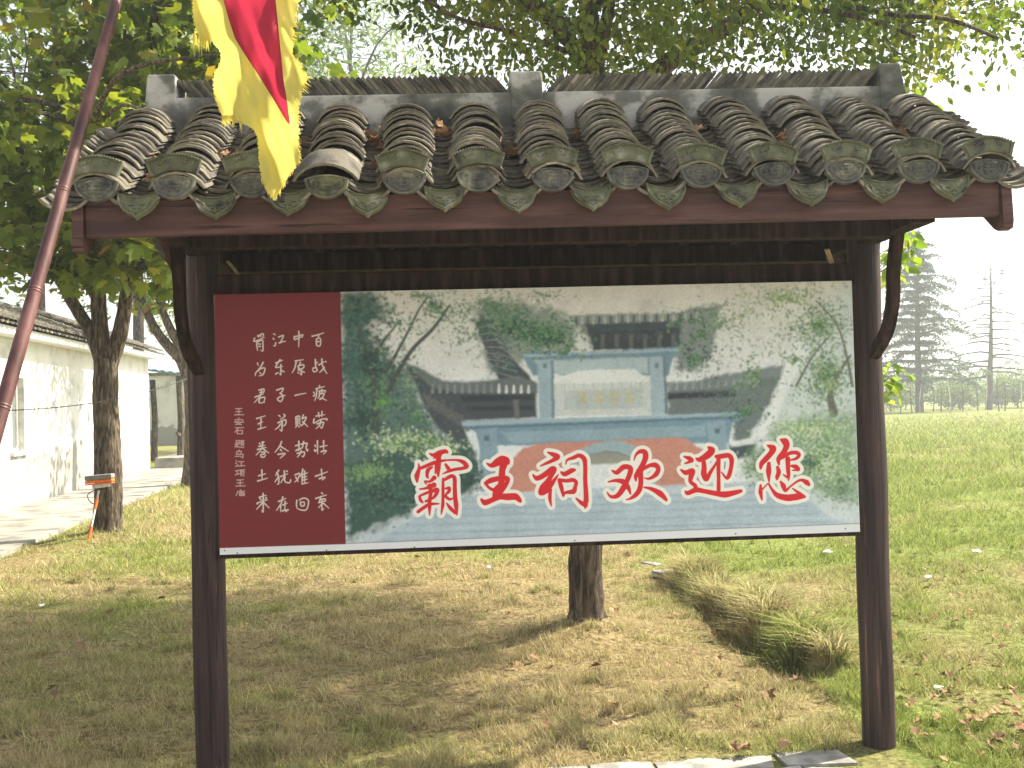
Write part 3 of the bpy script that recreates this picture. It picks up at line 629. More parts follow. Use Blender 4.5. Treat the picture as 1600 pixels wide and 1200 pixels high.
# wall with a round opening
nseg = 40; a_ = np.linspace(0, 2*np.pi, nseg, endpoint=False); half = RW+.02
def sq(a): c, s_ = math.cos(a), math.sin(a); m_ = max(abs(c), abs(s_)); return (c/m_*half, s_/m_*half)
vs = []
for a in a_:
    for (cs, cz), o in (((math.cos(a)*RW, math.sin(a)*RW), 0), (sq(a), 0), ((math.cos(a)*RW, math.sin(a)*RW), -.25)):
        vs.append(W3(sr+cs, o, zr+cz))
mb.add(vs, [(3*i, 3*((i+1)%nseg), 3*((i+1)%nseg)+1, 3*i+1) for i in range(nseg)]+[(3*i, 3*i+2, 3*((i+1)%nseg)+2, 3*((i+1)%nseg)) for i in range(nseg)])
wbox(mb, sr-half, sr+half, -.25, 0, -.1, zr-half); wbox(mb, sr-half, sr+half, -.25, 0, zr+half, zt)
wbox(mb, sr+half, sE, -.25, 0, -.1, zt+.12)
wbox(mb, sE-.25, sE, -5.5, -.25, -.1, zt+.1); wbox(mb, -9, sE-.25, -5.6, -5.4, -.1, zt); wbox(mb, -9, -8.8, -5.4, -.25, -.1, zt)
mb.build('wall', m_white, B)
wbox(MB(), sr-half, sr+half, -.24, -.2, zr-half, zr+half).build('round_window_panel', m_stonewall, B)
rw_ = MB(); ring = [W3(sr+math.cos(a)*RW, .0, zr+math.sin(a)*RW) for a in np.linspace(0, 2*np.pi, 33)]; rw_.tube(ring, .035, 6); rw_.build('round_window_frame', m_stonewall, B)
f_ = MB(); t_ = .05
wbox(f_, sw0, sw1, -.16, -.10, zw0, zw0+t_); wbox(f_, sw0, sw1, -.16, -.10, zw1-t_, zw1); 
for s_ in (sw0, (sw0+sw1)/2-t_/2, sw1-t_): wbox(f_, s_, s_+t_, -.157, -.103, zw0+t_, zw1-t_)
fr = f_.build('window_frame', m_winwhite, B)
for k in range(2):
    a, b_ = (sw0+t_, (sw0+sw1)/2-t_/2) if k == 0 else ((sw0+sw1)/2+t_/2, sw1-t_)
    wbox(MB(), a, b_, -.14, -.13, zw0+t_, zw1-t_).build('pane', m_glass, fr)
wbox(MB(), sw0-.05, sw1+.05, -.1, .06, zw0-.06, zw0-.002).build('window_sill', m_winwhite, B)
wbox(MB(), -9, sr+.3, .003, .32, zt-.14, zt-.02).build('eave_cornice', m_winwhite, B)
wbox(MB(), sr+.35, sE+.1, .003, .3, zt+.0, zt+.1).build('eave_cornice', m_winwhite, B)
def tilerows(s0, s1, zb, o0, length, slope, name, end=True):
    mb = MB(); s = s0
    dz = math.sin(slope); do = -math.cos(slope)
    while s < s1:
        for kind in (0, 1):
            for j in range(int(length/.22)):
                c = j*.22; L = .27; w2 = .10 if kind == 0 else .095; rise = .055 if kind == 0 else -.04
                j1 = random.uniform(-.012, .012); vs = []
                for e, extra in ((0, .03), (1, 0)):
                    q = c+e*L
                    for k in range(5):
                        a = math.pi*k/4; x = math.cos(a)*w2; h = math.sin(a)*rise
                        vs.append(W3(s+kind*.11+x+j1, o0+do*q, zb+dz*q+h+extra+(.045 if kind == 0 else 0)))
                mb.add(vs, [(k, k+1, k+6, k+5) for k in range(4)]+[(0,1,2,3,4)])
        s += .22+random.uniform(-.008,.008)
    o = mb.build(name, m_tile, B); o['kind'] = 'stuff'; return o
tilerows(-9, sr+.3, zt+.0, .40, 2.2, R(21), 'roof_tiles')
tilerows(sr+.35, sE+.15, zt+.13, .38, 2.0, R(21), 'roof_tiles')
mb = MB(); vs = [W3(-9,.36,zt-.02), W3(sE+.1,.36,zt-.02), W3(sE+.1,-1.7,zt+.74), W3(-9,-1.7,zt+.74), W3(sE+.1,-5.6,zt-.02), W3(-9,-5.6,zt-.02)]
mb.add(vs, [(0,1,2,3),(3,2,4,5)]); mb.build('roof', m_plank, B)
wbox(MB(), -9, sE+.1, -1.8, -1.55, zt+.62, zt+.92).build('ridge', m_plaster, B)
wbox(MB(), sr+.25, sr+.45, -1.5, .42, zt+.0, zt+.42).build('gable_parapet', m_white, B)

# far wing with blue canopy
C2 = empty('porch', label='small porch with blue sheet roof and log posts beyond the white building', cat='porch')
s0 = sE+.2
sh = MB(); vs = [W3(s0, .75, 2.62), W3(s0+4.5, .75, 2.62), W3(s0+4.5, -1.9, 3.0), W3(s0, -1.9, 3.0)]
nst = 26; V_ = []
for k in range(nst+1):
    for s_ in (s0, s0+6.5): V_.append(W3(s_, .85-2.7*k/nst, 2.62+.42*k/nst+(.02 if k%2 else -.02)))
sh.add(V_, [(2*k, 2*k+1, 2*k+3, 2*k+2) for k in range(nst)]); can = sh.build('canopy', m_blue, C2)
for q in ((s0+1.4, .5), (s0+4.8, .62), (s0+4.8, -.9)):
    MB().tube([W3(q[0], q[1], 0), W3(q[0]+.05, q[1]+.04, 1.4), W3(q[0], q[1], 2.6)], [.11,.10,.09], 8).build('post', m_bark, C2, smooth=True)
MB().beam(W3(s0+1.0, .5, .95), W3(s0+4.8, .62, .35), .08, .08).build('brace', m_bark, C2)
wbox(MB(), s0, s0+6.5, -2.0, -1.8, -.05, 3.0).build('back_wall', m_stonewall, C2)  # shade inside the porch is put into this wall's dark grey
wbox(MB(), s0-.1, s0+3.2, .1, 1.15, .02, .32, 0).build('step', m_conc, C2, bevel=.02)
FW = empty('boundary_wall', label='distant white wall beyond the porch', cat='wall')
a = P(240, 620, 48); b_ = P(420, 620, 48); mb = MB(); mb.box(a[0]-1, b_[0]+3, a[1], a[1]+.3, -.1, 3.3); mb.build('wall', m_white, FW)
MB().box(a[0]-1.1, b_[0]+3.1, a[1]-.1, a[1]+.4, 3.3, 3.45).build('coping', m_tile, FW)

# ------------------------------------------------------------------ signboard shelter
S = empty('signboard_shelter', (0,0,0), label='wooden signboard shelter with tiled gable roof and a large printed board', cat='signboard')
PR = .071; PX = 1.4646
for sx in (-1, 1):
    mb = MB(); k = 14
    mb.tube([(sx*PX+.002*math.sin(i*1.1), .003*math.cos(i*1.3), -.1+2.5*i/k) for i in range(k+1)], [PR*(1+.008*math.sin(i*.9+sx)) for i in range(k+1)], 24)
    mb.build('post', m_post, S, smooth=True)
    # curved brackets fore and aft
    for sy in (-1, 1):
        q = sm([(sx*(PX+.004), sy*.05, 1.73), (sx*(PX+.035), sy*.145, 1.84), (sx*(PX+.045), sy*.195, 1.98), (sx*(PX+.042), sy*.215, 2.10), (sx*(PX+.035), sy*.29, 2.27)], 4)
        mb = MB(); vs = []; m_ = len(q)
        for i, p in enumerate(q):
            dd = q[min(i+1,m_-1)]-q[max(i-1,0)]; dd /= np.linalg.norm(dd); nn = np.array([0, -dd[2], dd[1]]); hw = .025 if i else .015
            for ex in (-.021, .021):
                for en in (-1, 1): vs.append(p+np.array([ex,0,0])+nn*hw*en)
        fs = []
        for i in range(m_-1):
            a = i*4; b_ = a+4
            fs += [(a,a+1,b_+1,b_),(a+2,b_+2,b_+3,a+3),(a,b_,b_+2,a+2),(a+1,a+3,b_+3,b_+1)]
        fs += [(0,2,3,1), ((m_-1)*4,(m_-1)*4+1,(m_-1)*4+3,(m_-1)*4+2)]
        mb.add(vs, fs); mb.build('bracket', m_wood, S)
    MB().box(sx*PX-.045, sx*PX+.045, -.60, .60, 2.235, 2.335).build('cross_beam', m_wood, S, bevel=.004)
MB().box(-PX+.05, PX-.05, -.04, .04, 2.06, 2.155).build('lintel', m_wood, S, bevel=.004)
MB().box(-PX-.18, PX+.18, -.045, .045, 2.345, 2.43).build('purlin', m_wood, S, bevel=.004)
MB().box(-PX+.047, PX-.047, -.40, -.32, 2.215, 2.30).build('purlin', m_wood, S, bevel=.004)
MB().box(-PX+.047, PX-.047, .32, .40, 2.215, 2.30).build('purlin', m_wood, S, bevel=.004)
# pale scraps of wood wedged at the posts
MB().beam((1.33,.02,2.16), (1.30,.0,2.225), .012, .03, (0,1,0)).build('wedge', flat('pale_wood',(.5,.38,.24)), S)
MB().beam((-1.31,.0,2.16), (-1.36,.02,2.22), .012, .02, (0,1,0)).build('wedge', flat('pale_wood2',(.35,.27,.17)), S)

# roof: front slope from eave (y=-ED, ZE) to ridge
TILT = .008
SL = R(34.6); ED = .70; ZE = 2.335; XO = .018
RoofTop = ZE+ED*math.tan(SL)
rf = empty('roof'); rf.parent = S; rf.location = (XO, 0, 0); rf.rotation_euler = (0, -TILT, 0)
EW = 1.725
# boarding under the tiles (both slopes)
def slope_pt(x, d, n, sgn=-1):    # d down the slope from the ridge, n normal offset
    return (x, sgn*(d*math.cos(SL)+n*math.sin(SL)), RoofTop-d*math.sin(SL)+n*math.cos(SL))
LS = ED/math.cos(SL)
for sgn in (-1, 1):
    nb = 7
    for k in range(nb):
        a0 = LS*k/nb+.004; a1 = LS*(k+1)/nb-.002
        vs = [slope_pt(x, d_, n_, sgn) for n_ in (-.035,-.017) for x, d_ in ((-EW,a0),(EW,a0),(EW,a1),(-EW,a1))]
        MB().add(vs, [(0,1,2,3),(7,6,5,4),(0,4,5,1),(1,5,6,2),(2,6,7,3),(3,7,4,0)]).build('roof_board', m_plank, rf)
    for k in range(13):
        x = -1.56+.26*k
        a, b_ = slope_pt(x, .05, -.06, sgn), slope_pt(x, LS-.04, -.06, sgn)
        MB().beam(a, b_, .05, .046, up=(0, math.sin(SL)*sgn, math.cos(SL))).build('rafter', m_wood, rf)
# fascia and bargeboards
MB().box(-1.70, 1.70, -.725, -.685, 2.222, 2.355).build('fascia', m_fascia, rf, bevel=.003)
MB().box(-1.70, 1.70, .685, .725, 2.222, 2.355).build('fascia', m_fascia, rf, bevel=.003)
for sx in (-1, 1):
    for sgn in (-1, 1):
        zr_ = RoofTop-.02
        out = [(0,zr_),(.58,zr_-.58*math.tan(SL)),(.735,ZE+.0),(.742,2.20),(.735,2.172),(.70,2.165),(.67,2.178),(.60,2.235),(.50,2.275),(0,zr_-.15)]
        x0, x1 = (1.703, 1.743) if sx > 0 else (-1.743, -1.703)
        mb = MB(); n_ = len(out); vs = [(x0, sgn*y_, z_) for y_, z_ in out]+[(x1, sgn*y_, z_) for y_, z_ in out]
        mb.add(vs, [tuple(range(n_)), tuple(range(2*n_-1, n_-1, -1))]+[(i, n_+i, n_+(i+1)%n_, (i+1)%n_) for i in range(n_)]); mb.build('bargeboard', m_fascia, rf)

# tiles
def arc_tile(w, rise, L, th, n=8, flip=False):
    """arc section in x, length along -y (down slope); origin at the upper end"""
    R_ = (w*w/4+rise*rise)/(2*rise); ha = math.asin(min(1, w/2/R_)); vs = []; fs = []
    for y_ in (0, -L):
        for rr in (R_, R_-th):
            for k in range(n+1):
                a = -ha+2*ha*k/n; x_ = rr*math.sin(a); z_ = rr*math.cos(a)-R_+rise
                vs.append((x_, y_, -z_ if flip else z_))
    m = n+1
    for k in range(n):
        fs += [(k, k+1, 2*m+k+1, 2*m+k), (m+k, 3*m+k, 3*m+k+1, m+k+1), (2*m+k, 2*m+k+1, 3*m+k+1, 3*m+k), (k, m+k, m+k+1, k+1)]
    fs += [(0, 2*m, 3*m, m), (n, m+n, 3*m+n, 2*m+n)]
    me = bpy.data.meshes.new('tile'); me.from_pydata(vs, [], fs); bm = bmesh.new(); bm.from_mesh(me); bmesh.ops.recalc_face_normals(bm, faces=bm.faces)
    for v in bm.verts:
        v.co.x *= 1+random.uniform(-.01,.01); v.co.z += random.uniform(-.0012,.0012); v.co.y += random.uniform(-.0015,.0015)
    bm.to_mesh(me); bm.free(); me.polygons.foreach_set('use_smooth', [True]*len(me.polygons)); me.set_sharp_from_angle(angle=R(40)); me.materials.append(m_tile); me.materials.append(m_tedge)
    for p in me.polygons:
        if abs(p.normal.y) > .8: p.material_index = 1
    return me
cov = [arc_tile(.204+.004*k, .058+.003*k, .155, .0085) for k in range(4)]
pan = [arc_tile(.185+.005*k, .045, .155, .011, flip=True) for k in range(3)]
NCOL = 13; pitch = (1.645*2)/(NCOL-1); NR = 18; d0 = .06; step = (LS-d0-.02)/NR
def place_tile(me, name, x, dtop, n, sgn, parent, tilt=R(9), jit=1, coll=True):
    # rotation: local -y -> down slope ; local z -> normal
    o = bpy.data.objects.new(name, me)
    rot = Matrix.Rotation(SL-tilt+random.gauss(0,.018)*jit, 4, 'X') @ Matrix.Rotation(random.gauss(0,.028)*jit, 4, 'Z') @ Matrix.Rotation(random.gauss(0,.03)*jit, 4, 'Y')
    loc = Vector(slope_pt(x+random.gauss(0,.004)*jit, dtop, n, -1))
    m_ = Matrix.Translation(loc) @ rot
    if sgn > 0: m_ = Matrix.Rotation(math.pi, 4, 'Z') @ m_
    if coll: COL.objects.link(o); o.parent = parent; o.matrix_local = m_
    return o, m_
back = MB()
for sgn in (-1, 1):
    for c in range(-1, NCOL):
        x = -1.645+pitch*(c+.5)
        if c == -1: x = -1.645-pitch*.38
        if c == NCOL-1: x = 1.645+pitch*.38
        for r_ in range(NR):
            me = random.choice(pan); dt = d0+step*r_
            if sgn < 0: place_tile(me, 'pan_tile', x, dt-.05, .006, -1, rf, tilt=R(17), jit=1.0)
            else:
                o, m_ = place_tile(me, 'pan_tile', x, dt-.05, .006, 1, rf, tilt=R(17), coll=False)
                [back.add([m_@v.co for v in me.vertices], [])]; back.f += [tuple(i+len(back.v)-len(me.vertices) for i in p.vertices) for p in me.polygons]; back.m += [0]*len(me.polygons); bpy.data.objects.remove(o)
    for c in range(NCOL):
        x = -1.645+pitch*c; sag = random.uniform(-.004,.006)
        for r_ in range(NR):
            if sgn < 0 and c == 3 and r_ > NR-4: continue
            me = random.choice(cov); dt = d0+step*r_-.07; jj = 1.0 if not (c in (3,4)) else 1.8
            wob_ = .012*math.sin(r_*.35+c*1.3)
            if sgn < 0: place_tile(me, 'cover_tile', x+wob_*.6, dt, .025+sag+.004*math.sin(r_*.8+c), -1, rf, tilt=R(17.6), jit=jj*.6)
            else:
                o, m_ = place_tile(me, 'cover_tile', x, dt, .022, 1, rf, tilt=R(19.5), coll=False)
                [back.add([m_@v.co for v in me.vertices], [])]; back.f += [tuple(i+len(back.v)-len(me.vertices) for i in p.vertices) for p in me.polygons]; back.m += [0]*len(me.polygons); bpy.data.objects.remove(o)
bt = back.build('back_slope_tiles', m_tile, rf, smooth=True); bt['kind'] = 'stuff'
# mortar bed under the covers at the eave
ye, ze = slope_pt(0, LS, 0)[1:]
def relief_face(name, outline, parent, loc, rot, mat, pattern, th=.016):
    mb = MB(); to3 = lambda a, b, t: (a, t, b)
    mb.prism(outline, to3, 0, th)
    # raised rim
    n = len(outline); cx = sum(p[0] for p in outline)/n; cz = sum(p[1] for p in outline)/n
    inn = [(cx+(a-cx)*.88, cz+(b-cz)*.88) for a, b in outline]
    vs = [(a, 0, b) for a, b in outline]+[(a, -.006, b) for a, b in outline]+[(a, -.006, b) for a, b in inn]+[(a, -.0005, b) for a, b in inn]
    fs = []
    for i in range(n):
        j = (i+1)%n; fs += [(i,j,n+j,n+i),(n+i,n+j,2*n+j,2*n+i),(2*n+i,2*n+j,3*n+j,3*n+i)]
    mb.add(vs, fs)
    for st in pattern: mb.tube([(a, -.002, b) for a, b in st], .0042, 5)
    o = mb.build(name, mat, parent, smooth=True, sharp=40); o.location = loc; o.rotation_euler = rot; return o
def arcpts(cx, cz, rx, rz, a0, a1, n): return [(cx+rx*math.cos(R(a0+(a1-a0)*i/n)), cz+rz*math.sin(R(a0+(a1-a0)*i/n))) for i in range(n+1)]
collar = [(.098*u, .030-.030*u*u) for u in np.linspace(1,-1,11)]+[(.079*u, -.030-.020*u*u-.0) for u in np.linspace(-1,1,9)]
facep = [(.080*u, -.002-.016*u*u) for u in np.linspace(1,-1,9)]+arcpts(0, -.020, .079, .070, 186, 354, 14)
dripp = [(-.078,.026),(-.036,.006),(0,.0),(.036,.006),(.078,.026),(.072,-.012),(.056,-.044),(.034,-.064),(.014,-.074),(0,-.088),(-.014,-.074),(-.034,-.064),(-.056,-.044),(-.072,-.012)]
pat_c = [[(-.055,.0),(-.04,.008),(-.028,.0)],[(-.05,-.008),(-.03,.014)],[(.03,.012),(.052,.006)],[(.032,.0),(.05,-.004)],[(.041,.016),(.041,-.008)],[(-.02,.002),(-.012,.018)]]
pat_f = [[(-.012,-.02),(-.012,-.055)],[(.012,-.02),(.012,-.055)],[(-.022,-.028),(.022,-.028)],[(-.026,-.042),(.026,-.042)],[(-.018,-.056),(.018,-.056)],arcpts(-.045,-.035,.012,.013,0,360,7),arcpts(.045,-.035,.012,.013,0,360,7),[(-.04,-.055),(-.02,-.072),(0,-.076),(.02,-.072),(.04,-.055)],[(-.06,-.024),(-.035,-.012)],[(.06,-.024),(.035,-.012)]]
pat_d = [arcpts(-.022,-.038,.018,.010,0,360,8), arcpts(.022,-.038,.018,.010,0,360,8), [(0,-.024),(0,-.07)], [(-.045,-.018),(-.02,-.055),(0,-.06)], [(.045,-.018),(.02,-.055),(0,-.06)], [(-.012,-.06),(-.03,-.05)]]
for c in range(NCOL):
    x = -1.645+pitch*c; j = lambda s_: random.gauss(0, s_)
    yy_ = ye-.035; zz = ze+.095
    if c != 3:
        o = relief_face('eave_collar', collar, rf, (x+j(.003), yy_-.034, zz+.048+j(.003)), (R(-10)+j(.03), j(.03), j(.03)), m_cap, pat_c)
        bd = MB()
        for u in np.linspace(-.97, .97, 19):
            cx, cz = .098*u, .030-.030*u*u; bd.box(cx-.0035, cx+.0035, -.010, -.003, cz-.0035, cz+.003)
        b2 = bd.build('bead_rim', m_cap, rf); b2.location = o.location; b2.rotation_euler = o.rotation_euler
        mm = MB(); pts_ = arcpts(0, -.050, .075, .050, 20, 160, 8); mm.tube([(a, .010, b) for a, b in pts_], .013, 6, wob=.25); q = mm.build('mortar', m_mortar, rf, smooth=True); q.location = (x, yy_-.02, zz-.010)
        dz = 0
    else: dz = .004
    relief_face('eave_face', facep, rf, (x+j(.003), yy_-.022+(0 if c != 3 else -.005), zz+.004+j(.002)-(.0 if c != 3 else .01)), (R(-6)+j(.03), j(.04), j(.03)), m_capg if c not in (3,) else m_cap, pat_f)
for c in range(NCOL-1):
    x = -1.645+pitch*(c+.5)
    relief_face('drip_tile', dripp, rf, (x+random.gauss(0,.004), ye-.045, ze+.018+random.gauss(0,.004)), (R(-24)+random.gauss(0,.05), random.gauss(0,.05), random.gauss(0,.04)), m_cap, pat_d)
# a loose cover tile lying across column four
o, _ = place_tile(cov[3], 'cover_tile', -1.645+pitch*3-.01, LS-.17, .075, -1, rf, tilt=R(0), jit=1); o.scale = (1.12,1,1)
# ridge: plaster course, end blocks, middle block and leaning tiles
rz = RoofTop-.01
MB().box(-1.60, 1.60, -.085, .085, rz-.06, rz+.115).build('ridge_course', m_plaster, rf, bevel=.006)
def block(x0, x1, z1, flare=0):
    mb = MB(); vs = []
    for z_, e in ((rz-.04, flare), (rz+.05, flare*.9), (rz+.115, flare*.35), (z1-.02, 0), (z1, -.004)):
        for sx_, sy_ in ((0,-1),(1,-1),(1,1),(0,1)):
            xx = x0-e*(flare != 0 and x0 < 0)*1.0 if sx_ == 0 else x1+e*(x1 > 0)
            vs.append((xx, sy_*(.092), z_))
    fs = [(i*4+j, i*4+(j+1)%4, i*4+4+(j+1)%4, i*4+4+j) for i in range(4) for j in range(4)]+[(0,3,2,1),(16,17,18,19)]
    mb.add(vs, fs); return mb.build('ridge_block', m_plaster, rf, bevel=.008)
block(-1.655, -1.535, rz+.215, .02); block(1.535, 1.635, rz+.215, .035); block(-.105, .035, rz+.205)
rt_m = []
for k in range(3):
    mb = MB(); mb.box(-.0082, .0082, -.07, .07, 0, .104+.0015*k); o = mb.build('ridge_tile', m_tile, None, bevel=.002); rt_m.append(o.data); bpy.data.objects.remove(o)
x = -1.50
while x < -.15:
    o = bpy.data.objects.new('ridge_tile', random.choice(rt_m)); COL.objects.link(o); o.parent = rf
    o.location = (x+.035, random.gauss(0,.002), rz+.114); o.rotation_euler = (0, R(-40)+random.gauss(0,.018), random.gauss(0,.012)); x += .0225+random.uniform(-.0008,.0008)
x = .09
while x < 1.50:
    o = bpy.data.objects.new('ridge_tile', random.choice(rt_m)); COL.objects.link(o); o.parent = rf
    o.location = (x-.03, random.gauss(0,.002), rz+.114); o.rotation_euler = (0, R(42)+random.gauss(0,.018), random.gauss(0,.012)); x += .0225+random.uniform(-.0008,.0008)

# ------------------------------------------------------------------ printed board: the picture is painted into an image
CW, CH = 2000, 798
_src = [(333,460),(1330,440),(1343,830),(345,868)]; _dst = [(0,0),(CW,0),(CW,CH),(0,CH)]
_A = []
_b = []
for (sx_, sy_), (dx_, dy_) in zip(_src, _dst):
    _A += [[sx_,sy_,1,0,0,0,-dx_*sx_,-dx_*sy_],[0,0,0,sx_,sy_,1,-dy_*sx_,-dy_*sy_]]; _b += [dx_, dy_]
HM = np.append(np.linalg.solve(np.array(_A, float), np.array(_b, float)), 1).reshape(3,3)
def hm(pts):
    p = np.asarray(pts, float); q = np.c_[p, np.ones(len(p))]@HM.T; return q[:,:2]/q[:,2:]
IMG = np.zeros((CH, CW, 3), np.float32)
yy0, xx0 = np.mgrid[0:CH, 0:CW].astype(np.float32)
def srgb(c): c = np.array(c, float)/255; return np.where(c <= .04045, c/12.92, ((c+.055)/1.055)**2.4)
def over(x0, y0, x1, y1, a, c):
    t = IMG[y0:y1, x0:x1]; IMG[y0:y1, x0:x1] = t*(1-a[...,None])+np.asarray(c, np.float32)*a[...,None]
def poly(pts, c, soft=2.0, alpha=1.0, zoomed=True, rough=0.12):
    if not zoomed: rough = 0
    p = hm([(520+a/1.905, 430+b/1.905) for a, b in pts] if zoomed else pts)
    x0, y0 = np.maximum(np.floor(p.min(0)-soft*3-20*rough-2), 0).astype(int); x1, y1 = np.minimum(np.ceil(p.max(0)+soft*3+20*rough+2), (CW, CH)).astype(int)
    if x1 <= x0 or y1 <= y0: return
    X_ = xx0[y0:y1, x0:x1]; Y_ = yy0[y0:y1, x0:x1]
    if rough: X_, Y_ = X_+(fbm(X_, Y_, .06, 3, 3)-.5)*40*rough, Y_+(fbm(X_, Y_, .06, 13, 3)-.5)*40*rough
    ins = np.zeros(X_.shape, bool); dm = np.full(X_.shape, 1e9, np.float32); n = len(p)
    for i in range(n):
        ax, ay = p[i]; bx, by = p[(i+1)%n]
        if ay != by:
            cnd = ((ay > Y_) != (by > Y_)) & (X_ < (bx-ax)*(Y_-ay)/(by-ay)+ax); ins ^= cnd
        L2 = (bx-ax)**2+(by-ay)**2+1e-6; t = np.clip(((X_-ax)*(bx-ax)+(Y_-ay)*(by-ay))/L2, 0, 1)
        dm = np.minimum(dm, np.hypot(X_-ax-t*(bx-ax), Y_-ay-t*(by-ay)))
    sd = np.where(ins, dm, -dm); a = np.clip(sd/soft*.5+.5, 0, 1)*alpha; over(x0, y0, x1, y1, a, srgb(c))
def strokes(S_, fx, fy, sc, oxy, col, halo=None, hw=0, defr=1.1):
    """S_: list of strokes, each [(x,y,r)...] in traced units"""
    parts = []
    for st in S_:
        q = np.array([(a[0], a[1]) for a in st], float); r = np.array([(a[2] if len(a) > 2 else defr) for a in st], float)
        k = 5; m = len(q)
        if m > 2:
            Q = []; Rr = []
            for i in range(m-1):
                p0 = q[max(i-1,0)]; p1 = q[i]; p2 = q[i+1]; p3 = q[min(i+2,m-1)]
                for j in range(k):
                    t = j/k; Q.append(.5*((2*p1)+(-p0+p2)*t+(2*p0-5*p1+4*p2-p3)*t*t+(-p0+3*p1-3*p2+p3)*t**3)); Rr.append(r[i]*(1-t)+r[i+1]*t)
            Q.append(q[-1]); Rr.append(r[-1]); q = np.array(Q); r = np.array(Rr)
        w_ = hm(np.c_[oxy[0]+q[:,0]/sc, oxy[1]+q[:,1]/sc]); parts.append((w_, r/sc*(CW/1000)))
    al = np.concatenate([p for p, _ in parts]); mx = max(r.max() for _, r in parts)+hw+4
    x0, y0 = np.maximum(np.floor(al.min(0)-mx), 0).astype(int); x1, y1 = np.minimum(np.ceil(al.max(0)+mx), (CW, CH)).astype(int)
    X_ = xx0[y0:y1, x0:x1]; Y_ = yy0[y0:y1, x0:x1]; D = np.full(X_.shape, 1e9, np.float32)
    for p, r in parts:
        for i in range(len(p)-1):
            (ax, ay), (bx, by) = p[i], p[i+1]; L2 = (bx-ax)**2+(by-ay)**2+1e-6
            t = np.clip(((X_-ax)*(bx-ax)+(Y_-ay)*(by-ay))/L2, 0, 1)
            D = np.minimum(D, np.hypot(X_-ax-t*(bx-ax), Y_-ay-t*(by-ay))-(r[i]*(1-t)+r[i+1]*t))
    if halo is not None: over(x0, y0, x1, y1, np.clip(.5-(D-hw)/1.6, 0, 1), srgb(halo))
    over(x0, y0, x1, y1, np.clip(.5-D/1.6, 0, 1), srgb(col))
def splat(cx, cy, rx, ry, n, cols, r0=2.0, r1=5.0, thr=.0, seedo=0, al=.8):
    """small leaf dabs within an ellipse given in zoomed units"""
    a = rng.random(n)*6.283; q = np.minimum(np.abs(rng.normal(0, .62, n)), 1.5)*np.where(rng.random(n) < .5, 1, .9); px = cx+np.cos(a)*q*rx; py = cy+np.sin(a)*q*ry
    if thr:
        f = fbm(px, py, .018, seedo, 3); k = f > thr; px, py = px[k], py[k]
    w_ = hm(np.c_[520+px/1.905, 430+py/1.905]); cols = [srgb(c) for c in cols]
    for x_, y_ in w_:
        r = random.uniform(r0, r1); ro = r*2; x0 = int(max(x_-ro, 0)); x1 = int(min(x_+ro+1, CW)); y0 = int(max(y_-ro, 0)); y1 = int(min(y_+ro+1, CH))
        if x1 <= x0 or y1 <= y0: continue
        th = random.uniform(0, 3.14); dx_ = xx0[y0:y1, x0:x1]-x_; dy_ = yy0[y0:y1, x0:x1]-y_
        u = dx_*math.cos(th)+dy_*math.sin(th); v = -dx_*math.sin(th)+dy_*math.cos(th); e = np.hypot(u/r, v/(r*.55))
        over(x0, y0, x1, y1, np.clip(1.35-e, 0, 1)*al, random.choice(cols))
sky_t, sky_b = srgb((216,210,200)), srgb((228,232,232))
IMG[:] = sky_t+(sky_b-sky_t)*np.clip(yy0/420, 0, 1)[...,None]
# right-hand misty background, left background
poly([(1290,500),(1330,340),(1380,200),(1500,60),(1600,20),(1600,700),(1300,700)], (205,214,208), 30)
G1 = [(70,108,82),(94,134,88),(48,84,72),(120,150,104),(60,98,70)]; G2 = [(40,74,66),(58,92,78),(34,62,60),(84,120,88)]
G3 = [(150,172,110),(112,142,88),(176,190,140),(86,118,82)]; GL = [(170,196,128),(130,166,98),(196,212,160),(96,134,84),(222,226,205)]
# left tree mass
poly([(20,50),(120,45),(170,110),(110,150),(160,240),(230,290),(260,340),(300,420),(330,480),(420,560),(30,640)], (44,82,76), 22, .9, rough=1)
splat(90, 120, 110, 90, 420, G2, 4, 9, .35, 1); splat(300, 90, 120, 60, 190, G1, 3, 7, .42, 2); splat(330, 190, 60, 60, 60, G1, 2, 5, .4, 3)
splat(120, 300, 130, 150, 700, G2+G1, 4, 10, .3, 4); splat(90, 430, 100, 60, 260, G2, 4, 9); splat(260, 420, 90, 60, 200, G1, 3, 7)
tc = (74,78,70)
strokes([[(130,470,12),(130,380,10),(120,300,9),(100,230,7),(80,150,5)],[(150,380,10),(190,300,8),(240,220,6),(300,160,5),(350,90,3)],[(160,290,5),(220,180,4),(260,100,3),(290,60,2)],[(110,270,5),(150,200,4),(190,150,2)]], 0, 0, 1.905, (520,430), tc)
splat(200, 140, 150, 90, 120, G1, 3, 7, .45, 7); splat(150, 380, 60, 60, 120, [(110,160,84),(84,134,80)], 3, 7)
# central gate roofs
dk = (66,74,80); dk2 = (88,92,92)
poly([(415,95),(430,150),(455,230),(480,300),(540,300),(560,260),(620,240),(700,240),(740,150),(640,95),(520,80)], (104,124,108), 16, .8, rough=1.6)
poly([(425,140),(450,130),(500,210),(590,300),(600,330),(500,320),(470,250)], dk, 4)
poly([(720,130),(750,120),(1000,118),(1090,100),(1170,80),(1150,110),(1130,230),(1110,280),(1030,290),(1020,220),(780,222)], (108,120,116), 8, .85, rough=.8)
poly([(750,135),(1040,120),(1035,215),(780,222)], dk, 4)
poly([(700,122),(760,118),(1000,115),(1080,112),(1120,98),(1120,118),(1080,134),(760,146)], (140,146,140), 4)
for k in range(22): strokes([[(728+k*17, 128-k*.6, 3.6),(728+k*17, 144-k*.6, 4.5)]], 0, 0, 1.905, (520,430), (172,178,172) if k%2 else (92,98,98))
